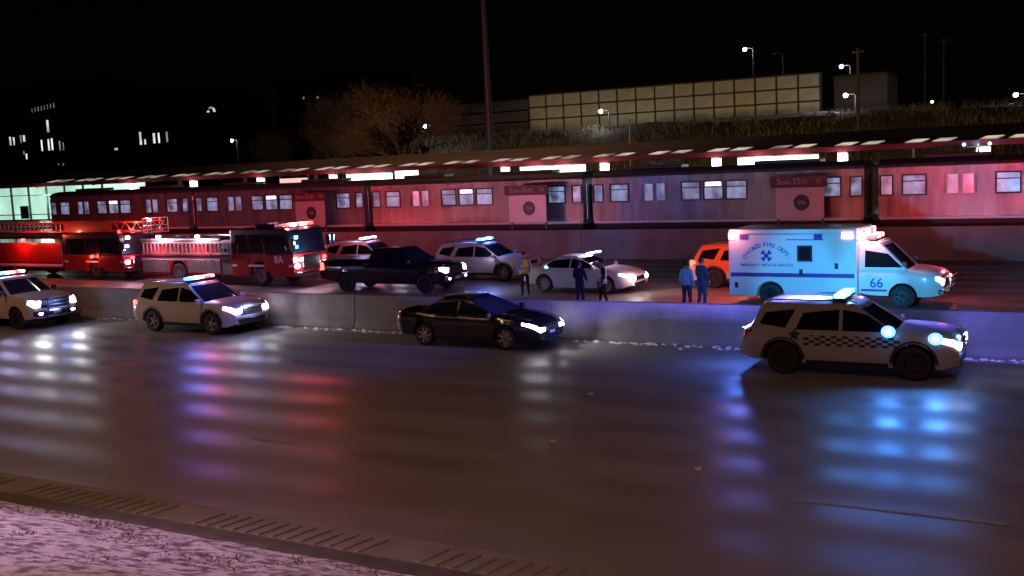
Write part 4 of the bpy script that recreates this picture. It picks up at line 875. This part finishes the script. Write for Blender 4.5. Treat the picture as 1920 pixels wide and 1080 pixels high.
for k in range(26): MB().tube([(-16.6 + k * .78, -.5, 2.64), (-16.6 + k * .78, .5, 2.64)], .025).build('ladder_rung', 'aluminium', t)
bk_ = MB().box(3.3, 4.0, -.6, .6, 2.5, 2.56).build('bucket', 'aluminium', t)
for x, y in ((3.33, -.57), (3.97, -.57), (3.33, .57), (3.97, .57)): MB().tube([(x, y, 2.56), (x, y, 3.3)], .025).build('bucket_post', 'aluminium', bk_)
for z in (2.9, 3.28): MB().tube([(3.33, -.57, z), (3.97, -.57, z), (3.97, .57, z), (3.33, .57, z), (3.33, -.57, z)], .022).build('bucket_rail', 'aluminium', bk_)
MB().box(-2.8, 1.5, -.5, .5, 2.38, 2.56).build('ladder_cradle', 'fire_black', t)
for x, y, z, m_ in ((3.9, -.6, 3.2, 'lens_pink'), (2.4, -.5, 2.62, 'lens_red'), (1.4, -.55, 2.6, 'lens_red'), (2.42, -.9, 2.3, 'lens_white'), (2.42, -1.0, 1.85, 'lens_cyan'), (2.42, -.7, 1.2, 'lens_red'), (-.1, -1.3, 1.3, 'lens_red')): MB().box(x - .08, x + .08, y - .1, y + .1, z - .08, z + .08).build('warning_lamp', m_, t, bevel=.03)
for x, y, z, p, cl in ((2.4, -1.0, 3.0, 110, (1, .12, .06)), (3.6, 0, 3.5, 190, (1, .12, .15)), (-.1, -1.55, 1.3, 28, (1, .1, .06)), (2.7, -1.1, 1.6, 50, (.6, .5, 1)), (-6, -1.75, 2.3, 170, (1, .13, .06)), (-3.6, -1.9, 2.5, 90, (1, .13, .06)), ):
    lamp(t, (x, y, z), cl, p, rad=.1)
for x, dx, p in ((2.4, 3, 900), (-4, -4, 1100), (-9, -6, 1200)): lamp(t, (x, 1.3, 3.2), (1, .06, .08), p, 'SPOT', .1, (dx, 12, .2), 80, .8)
MB().box(-6.1, -5.9, -W - .16, -W, 2.1, 2.3).build('scene_lamp', 'lens_red', t, bevel=.02)

# ================================================================== PEOPLE
mat('skin', (.42, .25, .17), .6); mat('cloth_navy', (.012, .014, .03), .9, var=.3, scale=8); mat('cloth_black', (.01, .01, .012), .9, var=.3, scale=8); mat('cloth_shirt', (.3, .42, .62), .85, var=.2, scale=8); mat('cloth_blue', (.02, .035, .11), .9)
mat('vest_lime', (.5, .85, .06), .7); mat('vest_teal', (.25, .62, .42), .7); mat('reflective', (.8, .8, .78), .3); mat('hair', (.02, .014, .01), .8); mat('shoe', (.01, .01, .01), .5)
def person(label, loc, rz, jacket, trousers, vest=None, hat=None, arms=((.1, -.05), (.1, -.05)), stride=.12, h=1.0):
    # arms: (forward reach of wrist, raise) per side; faces local -Y... +X is to the figure's left
    t = thing('person', label, 'person', loc, rz, 'people on the middle road'); t.scale = (h, h, h)
    V, E_, Rd = [], [], []
    def v(p, r, link_=None, r2=None):
        V.append(p); Rd.append((r, r2 or r)); 
        if link_ is not None: E_.append((link_, len(V) - 1))
        return len(V) - 1
    pel = v((0, 0, .97), .155, None, .11); sp = v((0, .0, 1.14), .145, pel, .105); ch_ = v((0, .0, 1.33), .17, sp, .115); nk = v((0, .0, 1.49), .075, ch_); hd = v((0, -.015, 1.56), .058, nk)
    hands = []
    for k, s_ in enumerate((-1, 1)):
        f, up = arms[k]
        sh_ = v((s_ * .175, 0, 1.42), .082, ch_); el = v((s_ * .245, .03 - f * .35, 1.15 + up * .3), .058, sh_); wr = v((s_ * (.235 - f * .25), -.04 - f, .93 + up), .037, el); pm_ = v((s_ * (.23 - f * .27), -.07 - f, .87 + up * 1.05), .038, wr, .024); hands.append((V[wr], V[pm_], s_))
        hp = v((s_ * .095, 0, .9), .1, pel); kn = v((s_ * .105, -.03 + s_ * stride * .4, .5), .068, hp); an = v((s_ * .11, .02 + s_ * stride, .1), .047, kn); v((s_ * .125, -.1 + s_ * stride, .045), .043, an, .036)
    me = bpy.data.meshes.new('body'); me.from_pydata(V, E_, []); o = link('body', me, t)
    md = o.modifiers.new('skin', 'SKIN'); md.use_smooth_shade = True
    for i, r in enumerate(Rd): me.skin_vertices[0].data[i].radius = r; me.skin_vertices[0].data[i].use_root = (i == 0)
    sb = o.modifiers.new('sub', 'SUBSURF'); sb.levels = 2; sb.render_levels = 2
    bpy.context.view_layer.update()
    ev = o.evaluated_get(bpy.context.evaluated_depsgraph_get()); m2 = bpy.data.meshes.new_from_object(ev)
    b = MB(); b.add([tuple(q.co) for q in m2.vertices], [tuple(p.vertices) for p in m2.polygons])
    for i, p in enumerate(m2.polygons):
        q = Vector((0, 0, 0))
        for vi in p.vertices: q += m2.vertices[vi].co
        q /= len(p.vertices); mi = 0
        if q.z < .12: mi = 3
        elif q.z < .93 and abs(q.x) < .2 and min((q - Vector(hh[0])).length for hh in hands) > .12: mi = 1
        if min((q - Vector(hh[1])).length for hh in hands) < .07 or q.z > 1.5: mi = 2
        b.mi[i] = mi
    # head with face
    hz = 1.645; b.ball((0, -.02, hz), (.078, .098, .12), 16, 12, 2)
    b.add([(-.012, -.112, hz + .01), (.012, -.112, hz + .01), (.018, -.108, hz - .03), (-.018, -.108, hz - .03), (0, -.138, hz - .025)], [(0, 1, 4), (1, 2, 4), (2, 3, 4), (3, 0, 4)], 2)
    for s_ in (-1, 1):
        b.ball((s_ * .079, -.01, hz), (.012, .022, .032), 8, 6, 2); b.ball((s_ * .03, -.108, hz + .012), (.014, .008, .009), 8, 5, 4)
    b.box(-.022, .022, -.117, -.105, hz - .06, hz - .052, 3)
    for w_, pm_, s_ in hands:   # four fingers and a thumb on each hand
        d = (Vector(pm_) - Vector(w_)).normalized(); sd_ = Vector((0, 1, 0)).cross(d).normalized(); sd_ = Vector((0, 1, 0)) - d * d.y; sd_.normalize(); nrm = d.cross(sd_)
        for k, ln in enumerate((.07, .085, .08, .062)):
            a = Vector(pm_) + sd_ * (k - 1.5) * .019 + d * .02; b.tube([a, a + d * ln * .55 - nrm * .006 * s_, a + d * ln - nrm * .022 * s_], [.0095, .0088, .0065], 6, 2)
        a = Vector(w_) * .45 + Vector(pm_) * .55 - sd_ * .03; b.tube([a, a - sd_ * .03 + d * .03, a - sd_ * .035 + d * .06], [.011, .01, .007], 6, 2)
    bpy.data.objects.remove(o); bpy.data.meshes.remove(me)
    b.build('body', [jacket, trousers, 'skin', 'shoe', 'hair'], t, smooth=True)
    hm = MB()
    for j in range(6):
        for i in range(16):
            def P(i, j): a = 2 * math.pi * i / 16; e = math.pi / 2 * j / 6 * 1.05; fr = 1.0; return (.085 * math.sin(e) * math.cos(a), -.012 + .106 * math.sin(e) * math.sin(a), hz + .015 + .118 * math.cos(e) - (.05 if math.sin(a) > 0 and j > 4 else 0))
            hm.add([P(i, j), P(i + 1, j), P(i + 1, j + 1), P(i, j + 1)], [(0, 1, 2, 3)])
    hm.build('hat' if hat else 'hair', hat or 'hair', t, smooth=True)
    if hat: MB().grid(lambda u, v_: (.075 * math.sin((u - .5) * 2.6), -.1 - .06 * v_ * math.cos((u - .5) * 2.6), hz + .045 - .012 * v_), 8, 2).build('hat_brim', hat, t)
    # coat hem that breaks the waist line
    hem = MB(); rings = ((.86, .178, .135), (.97, .178, .135), (1.08, .165, .128))
    for (z0, a0, b0), (z1, a1, b1) in zip(rings, rings[1:]):
        for k in range(18):
            q0, q1 = 2 * math.pi * k / 18, 2 * math.pi * (k + 1) / 18
            hem.add([(a0 * math.cos(q0), b0 * math.sin(q0), z0), (a0 * math.cos(q1), b0 * math.sin(q1), z0), (a1 * math.cos(q1), b1 * math.sin(q1), z1), (a1 * math.cos(q0), b1 * math.sin(q0), z1)], [(0, 1, 2, 3)])
    if jacket != 'cloth_shirt': hem.build('coat_hem', jacket, t, smooth=True)
    if vest:
        vm = MB(); rg = ((.9, .188, .145), (1.02, .185, .142), (1.15, .178, .138), (1.3, .195, .148), (1.4, .18, .135), (1.475, .11, .1))
        for (z0, a0, b0), (z1, a1, b1) in zip(rg, rg[1:]):
            for k in range(20):
                q0, q1 = 2 * math.pi * k / 20, 2 * math.pi * (k + 1) / 20
                if z0 > 1.25 and abs(math.cos((q0 + q1) / 2)) > .86 and z0 < 1.39: continue
                vm.add([(a0 * math.cos(q0), b0 * math.sin(q0), z0), (a0 * math.cos(q1), b0 * math.sin(q1), z0), (a1 * math.cos(q1), b1 * math.sin(q1), z1), (a1 * math.cos(q0), b1 * math.sin(q0), z1)], [(0, 1, 2, 3)])
        vo = vm.build('vest', vest, t, smooth=True)
        for z0 in (1.0, 1.18):
            sm = MB()
            for k in range(20):
                q0, q1 = 2 * math.pi * k / 20, 2 * math.pi * (k + 1) / 20
                sm.add([(.194 * math.cos(q), .152 * math.sin(q), z) for z, q in ((z0, q0), (z0, q1), (z0 + .05, q1), (z0 + .05, q0))], [(0, 1, 2, 3)])
            sm.build('reflective_stripe', 'reflective', vo, smooth=True)
    return t
person('person in lime vest and dark trousers, standing between white SUV and white sedan', (-20.62, 37.45, 0), R(20), 'cloth_shirt', 'cloth_black', 'vest_lime', 'cloth_navy', ((.12, .02), (.05, 0)), .1, 1.02)
person('person in plain dark navy coat, standing before the white sedan door', (-16.92, 34.85, 0), R(175), 'cloth_navy', 'cloth_navy', None, 'cloth_navy', ((.15, .1), (.15, .1)), .04, .98)
person('person in black with teal-green vest, standing by the sedan front wheel', (-16.05, 35.0, 0), R(-60), 'cloth_black', 'cloth_black', 'vest_teal', None, ((.1, .05), (.05, 0)), .15, 1.0)
person('person in pale blue shirt seen from behind, near the ambulance rear', (-12.78, 34.75, 0), R(170), 'cloth_shirt', 'cloth_blue', None, 'cloth_navy', ((.06, 0), (.02, 0)), .05, 1.0)
person('person in dark blue coat close behind the one in pale shirt', (-12.42, 35.25, 0), R(150), 'cloth_blue', 'cloth_blue', None, 'cloth_navy', ((.1, .05), (.1, .05)), .05, 1.04)

# ================================================================== POLES, LAMPS
emit('street_led', (.75, .78, 1), 30); emit('street_warm', (1, .72, .4), 18); mat('pole', (.22, .2, .19), .5, .6); mat('pole_dark', (.05, .045, .04), .6)
mt = thing('high_mast_pole', 'tall tapered high-mast light pole rising out of the frame behind the canopy', 'light pole', (-40.0, 68.3, 0))
MB().tube([(0, 0, 0), (0, 0, 12), (0, 0, 29)], [.28, .22, .12], 16).build('shaft', 'pole', mt, smooth=True)
rg = MB().tube([(1.0 * math.cos(k * .5236), 1.0 * math.sin(k * .5236), 29) for k in range(13)], .06).build('lamp_ring', 'pole', mt)
SOD = (1, .47, .26)
def mast_lamps(root, rg, p, z=29):
    for k in range(6):
        a = k * math.pi / 3; MB().box(1.0 * math.cos(a) - .22, 1.0 * math.cos(a) + .22, math.sin(a) - .22, math.sin(a) + .22, z - .25, z - .06).build('luminaire', 'street_warm', rg, bevel=.04)
    lamp(root, (0, 0, z - .8), SOD, p, 'SPOT', .9, (0, .12, -1), 106, .6)
mast_lamps(mt, rg, 5000)
for (x, y, lab) in ((-36, 1, 'added unseen high-mast light pole on the near bank far off to the left'), (6, -5, 'added unseen high-mast light pole on the near bank off to the right')):  # unseen masts added to light the near road from above
    m2 = thing('high_mast_pole', lab, 'light pole', (x, y, 0))
    MB().tube([(0, 0, 0), (0, 0, 29)], [.28, .12], 16).build('shaft', 'pole', m2, smooth=True)
    r2 = MB().tube([(1.0 * math.cos(k * .5236), 1.0 * math.sin(k * .5236), 29) for k in range(13)], .06).build('lamp_ring', 'pole', m2); mast_lamps(m2, r2, 14500)
def street_lamp(x, y, zb, zt, label, lit=True, arm=.8, p=500, m_='street_led', r=.16, col=(.8, .82, 1), name='street_lamp', group='distant street lamps', polem='pole_dark'):
    t = thing(name, label, 'street lamp', (x, y, zb), 0, group); H = zt - zb
    MB().tube([(0, 0, 0), (0, 0, H - .1), (-.15 * arm, 0, H + .08), (-arm, 0, H + .12)], [.1, .07, .05, .04], 8).build('pole', polem, t, smooth=True)
    hd = MB().hexa([(-arm - .5, -.14, H + .06), (-arm + .1, -.14, H + .06), (-arm + .1, .14, H + .06), (-arm - .5, .14, H + .06), (-arm - .42, -.08, H + .2), (-arm + .05, -.08, H + .2), (-arm + .05, .08, H + .2), (-arm - .42, .08, H + .2)]).build('head', polem, t)
    if lit:
        MB().ball((-arm - .2, -.1, H + .0), (r * 1.1, r, r)).build('lens', m_, hd, smooth=True)
        if p: lamp(t, (-arm - .2, -.5, H - .2), col, p, rad=.2)
    return t
def zat(px_z100, Y): return 5.5 + (px_z100 - 5.5) * Y / 100
for xx, zz, Y, zb, lab, lit in ((-66.75, 9.66, 96, 5, 'street lamp glowing in front of the brown tree', 1), (-45.37, 9.96, 103, 7, 'street lamp glowing before the pale screen wall', 1), (-30.37, 14.76, 118, 8, 'tallest lit street lamp, rising above the screen wall', 1),
                                (-27.6, 14.03, 118, 8, 'unlit thin lamp post above the screen wall', 0), (-21.53, 12.45, 118, 8, 'upper lit lamp over the dark block', 1), (-21.18, 9.87, 106, 8, 'lower lit lamp before the dark block', 1),
                                (-7.26, 8.94, 112, 8, 'bright street lamp at the far right edge', 1), (-13.86, 8.81, 125, 8, 'small dim lamp on the skyline at right', 2), (-95.64, 9.5, 120, 3, 'violet-white street lamp below the dark buildings', 1)):
    k = Y / 100; street_lamp(xx * k + .9, Y, zb, zat(zz, Y) - .05, lab, bool(lit), arm=.7, p=0 if lit == 2 else 260, m_='street_warm' if lit == 2 else 'street_led', r=.13 if lit == 2 else .2)
for xx, zz, Y, zb, lab in ((-14.42, 14.77, 130, 8, 'bare dark pole on the skyline, taller of the pair at right'), (-12.91, 14.18, 130, 8, 'bare dark pole on the skyline, shorter of the pair at right'), (-20.1, 13.94, 95, 4, 'bare dark pole standing in front of the dark block')):
    k = Y / 100; t = thing('utility_pole', lab, 'pole', (xx * k, Y, zb), 0, 'bare utility poles'); H = zat(zz, Y) - zb
    MB().tube([(0, 0, 0), (0, 0, H)], [.2, .12], 10).build('shaft', 'pole_dark', t, smooth=True); MB().box(-.5, .5, -.06, .06, H - .4, H - .28).build('crossarm', 'pole_dark', t)
t = thing('slope_lamp_post', 'short pale post lit on the slope below the screen wall', 'post', (-38.1, 90, 1.0)); MB().tube([(0, 0, 0), (0, 0, 7.6)], [.08, .05], 8).build('shaft', 'pole', t); MB().box(-.3, .3, -.1, .1, 7.5, 7.6).build('cap', 'pole', t)
# unseen lamps added behind the viewpoint to light road and car sides
for x, lab in ((-34, 'added unseen sodium lamp behind the viewpoint, farther along'), (2, 'added unseen sodium lamp right behind the viewpoint')):
    t = street_lamp(x, -11, 3.6, 15, lab, True, arm=.8, p=0, m_='street_warm', group='added unseen sodium lamps behind the viewpoint', name='added_road_lamp'); lamp(t, (-1, .4, 11.2), (1, .62, .4), 600, 'SPOT', .3, (0, 1, -.45), 150, .7)
# lamp added on the near embankment, out of view, to light the snow
t = street_lamp(-24, 2.0, 3.2, 10.5, 'added unseen violet-white lamp on the near snow bank', True, arm=-1.2, p=0, group=None, name='added_bank_lamp'); lamp(t, (1.2, .6, 7.1), (.85, .5, 1), 10000, 'SPOT', .25, (.6, .3, -.64), 36, .9)

# ================================================================== TREES, BRUSH, BUILDINGS
mat('bark', (.07, .05, .035), .9); mat('twig', (.14, .085, .05), .9); mat('twig_grey', (.08, .075, .07), .9); mat('brush', (.24, .19, .11), .9)
def tree(label, x, y, zb, hgt, spread, seed, n=2600, tm='twig'):
    rnd = random.Random(seed); t = thing('bare_tree', label, 'tree', (x, y, zb), 0, 'bare winter trees'); tr = MB(); cr = MB()
    tips = []
    def limb(p, d, ln, r, lev):
        q = p + d * ln; mid = p + d * ln * .5 + Vector((rnd.uniform(-.1, .1), rnd.uniform(-.1, .1), 0)) * ln
        (tr).tube([p, mid, q], [r, r * .8, r * .6], 5 if lev > 1 else 8)
        if lev >= 4: tips.append((q, d)); return
        for _ in range(3 if lev < 3 else 2):
            nd = (d + Vector((rnd.uniform(-1, 1), rnd.uniform(-1, 1), rnd.uniform(-.25, .75))) * .75).normalized(); nd.x *= spread; nd.y *= spread; nd.normalize()
            limb(lerp(mid, q, rnd.uniform(.3, 1)), nd, ln * rnd.uniform(.62, .82), r * .55, lev + 1)
        tips.append((q, d))
    limb(Vector((0, 0, 0)), Vector((0, 0, 1)), hgt * .3, hgt * .022, 0)
    for _ in range(n):
        q, d = rnd.choice(tips); p = q + Vector((rnd.gauss(0, 1), rnd.gauss(0, 1), rnd.gauss(0, .8))) * hgt * .045
        e = (d + Vector((rnd.uniform(-1, 1), rnd.uniform(-1, 1), rnd.uniform(-.6, 1)))).normalized() * rnd.uniform(.35, 1.0) * hgt * .07
        s_ = e.cross(Vector((rnd.uniform(-1, 1), rnd.uniform(-1, 1), rnd.uniform(-1, 1)))).normalized() * rnd.uniform(.012, .03); s2 = e.cross(s_).normalized() * .02
        cr.add([p - s_, p + s_, p + s2, p + e], [(0, 1, 3), (1, 2, 3), (2, 0, 3)])
    tr.build('trunk', 'bark', t, smooth=True); cr.build('crown', tm, t); return t
tree('wide brown bare tree, leftmost of the pair behind the canopy', -73, 92, 1.5, 14, 1.5, 3, 9000)
tree('taller brown bare tree beside the high-mast pole', -62.6, 90, 1.5, 15.5, 1.2, 5, 9000)
tree('low brown bare tree between the leftmost tree and the dark buildings', -84, 97, 1.5, 12, 1.5, 8, 7000)
tree('grey bare tree on the skyline below the bare poles', -20.5, 140, 7, 7, 1.7, 11, 2200, 'twig_grey'); tree('small grey bare tree on the skyline near the right edge', -10, 145, 7, 5.5, 1.6, 13, 1800, 'twig_grey')
bm_ = MB(); rnd = random.Random(21)
for i in range(24000):
    x = rnd.uniform(-70, 8); y = rnd.uniform(88, 106)
    if rnd.random() > .35 + .65 * (math.sin(x * .55 + 1) * math.sin(x * .17 + y * .3) > -.1): continue
    tt = min(1, max(0, (y - 87) / 17)); z = 8.3 * tt * tt * (3 - 2 * tt) - .1; p = Vector((x, y, z)); h = rnd.uniform(.25, .95)
    e = Vector((rnd.uniform(-.5, .5), rnd.uniform(-.5, .5), 1)).normalized() * h; s_ = Vector((rnd.uniform(-1, 1), rnd.uniform(-1, 1), 0)).normalized() * .035
    bm_.add([p - s_, p + s_, p + e], [(0, 1, 2)])
tag(bm_.build('brush', 'brush'), 'dry tangled brush growing over the slope', 'brush', kind='stuff')
sn = MB(); rnd = random.Random(4)
for i in range(70):
    x = rnd.uniform(-36, -23); y = rnd.uniform(102, 106); r_ = rnd.uniform(.25, .9); tt = min(1, (y - 87) / 17); z = 8.3 * tt * tt * (3 - 2 * tt) + .25
    n_ = 9; sn.add([(x, y, z + .12)] + [(x + r_ * rnd.uniform(.7, 1.2) * math.cos(k * 6.283 / n_) * 1.6, y + r_ * math.sin(k * 6.283 / n_), z - .1 + .06 * r_ * math.sin(k * 6.283 / n_)) for k in range(n_)], [(0, k + 1, (k + 1) % n_ + 1) for k in range(n_)])
tag(sn.build('snow', 'snow'), 'patches of old snow on the slope below the screen wall', 'snow', kind='stuff')
# lamps added out of sight behind the canopy to light slope and brush
for i, (x, lab) in enumerate(((-57, 'added hidden lamp on the far road near the high-mast pole'), (-34, 'added hidden lamp on the far road below the screen wall'), (-8, 'added hidden lamp on the far road towards the right edge'))):
    t = street_lamp(x, 72.4, 0, 5.4, lab, True, arm=-.8, p=0, m_='street_warm', group='added hidden lamps along the far road', name='added_slope_lamp'); lamp(t, (.9, .9, 5.2), (1, .62, .28), (3600, 3400, 2600)[i], 'SPOT', .2, (0, 1, .1), 140, .9)

mat('brick_dark', (.05, .032, .025), .9, var=.3, scale=.5); emit('lit_window', (1, .92, .8), .8, .5, .2); emit('lit_window_dim', (1, .9, .75), .22, .4, .2); mat('roof_dark', (.02, .02, .02), .9)
def building(label, x0, x1, y0, y1, zb, zt, wins, extra=None):
    t = thing('brick_building', label, 'building', ((x0 + x1) / 2, y0, zb), 0, 'dark buildings on the skyline'); cx = (x0 + x1) / 2
    MB().box(x0 - cx, x1 - cx, 0, y1 - y0, 0, zt - zb).build('wall', 'brick_dark', t); MB().box(x0 - cx - .3, x1 - cx + .3, -.3, y1 - y0 + .3, zt - zb, zt - zb + .5).build('roof', 'roof_dark', t)
    for x, z, w_, h_, m_ in wins:
        f = MB(); x -= cx; z -= zb
        f.box(x - .12, x, -.08, .0, z - .12, z + h_ + .12); f.box(x + w_, x + w_ + .12, -.08, 0, z - .12, z + h_ + .12); f.box(x, x + w_, -.08, 0, z - .12, z); f.box(x, x + w_, -.08, 0, z + h_, z + h_ + .12)
        fo = f.build('window', 'roof_dark', t); MB().box(x, x + w_, -.03, -.005, z, z + h_).build('pane', m_, fo)
    return t
A, D = 'lit_window', 'lit_window_dim'
building('dark brick tower with a few lit tall windows, farthest left', -262, -224, 180, 200, 1.8, 30,
    [(-249.5, 15.2, .8, 2.2, A), (-248.0, 15.2, .7, 2.0, A), (-245.2, 15.6, .7, 2.0, D), (-244, 15.9, .9, 1.6, A), (-234.4, 17.8, .9, 3.0, A), (-237.2, 13.2, .6, 2.8, A), (-234.6, 13.2, .7, 2.9, A), (-233.3, 13.3, .7, 2.9, A), (-230.4, 13.0, .6, 2.4, D), (-229, 13.0, .4, 2.0, D), (-243.6, 11.4, .7, 1.4, A), (-244.4, 12.6, .5, .9, D), (-231.5, 9.4, .5, .5, D), (-229.8, 9.3, .6, .5, D)]
    + [(-239.5 + i * 1.2, 23.0 + .1 * i, .35, 1.1, D) for i in range(8)])
building('dark brick hall with a row of lit windows left of the arched window', -214, -186, 182, 200, 1.8, 26, [(-203.9, 13.2, .8, 3.0, A), (-202.3, 13.2, .6, 1.2, A), (-199.3, 13.3, .8, 2.4, A), (-197.6, 13.3, .6, 2.4, A), (-194.9, 13.4, .6, 2.4, D), (-214 + 1.2, 12.3, 1.2, .5, A)])
bq = building('dark gabled block with a lit arched window', -184.5, -176, 182, 195, 1.8, 24, [])
for k in range(7):
    a = math.pi * (k + .5) / 7; 
    if k in (1,): continue
    MB().box(-.32, .32, -.06, -.005, -.18, .18).build('arch_pane', A if k in (0, 5, 6) else D, bq, loc=(.4 - 1.0 * math.cos(a), 0, 17.6 + 1.1 * math.sin(a)))
building('far unlit block with two tiny lit windows high up', -168, -140, 190, 205, 1.8, 26, [(-159.5, 21.2, .5, .5, D), (-155.5, 21.0, .5, .5, D)])
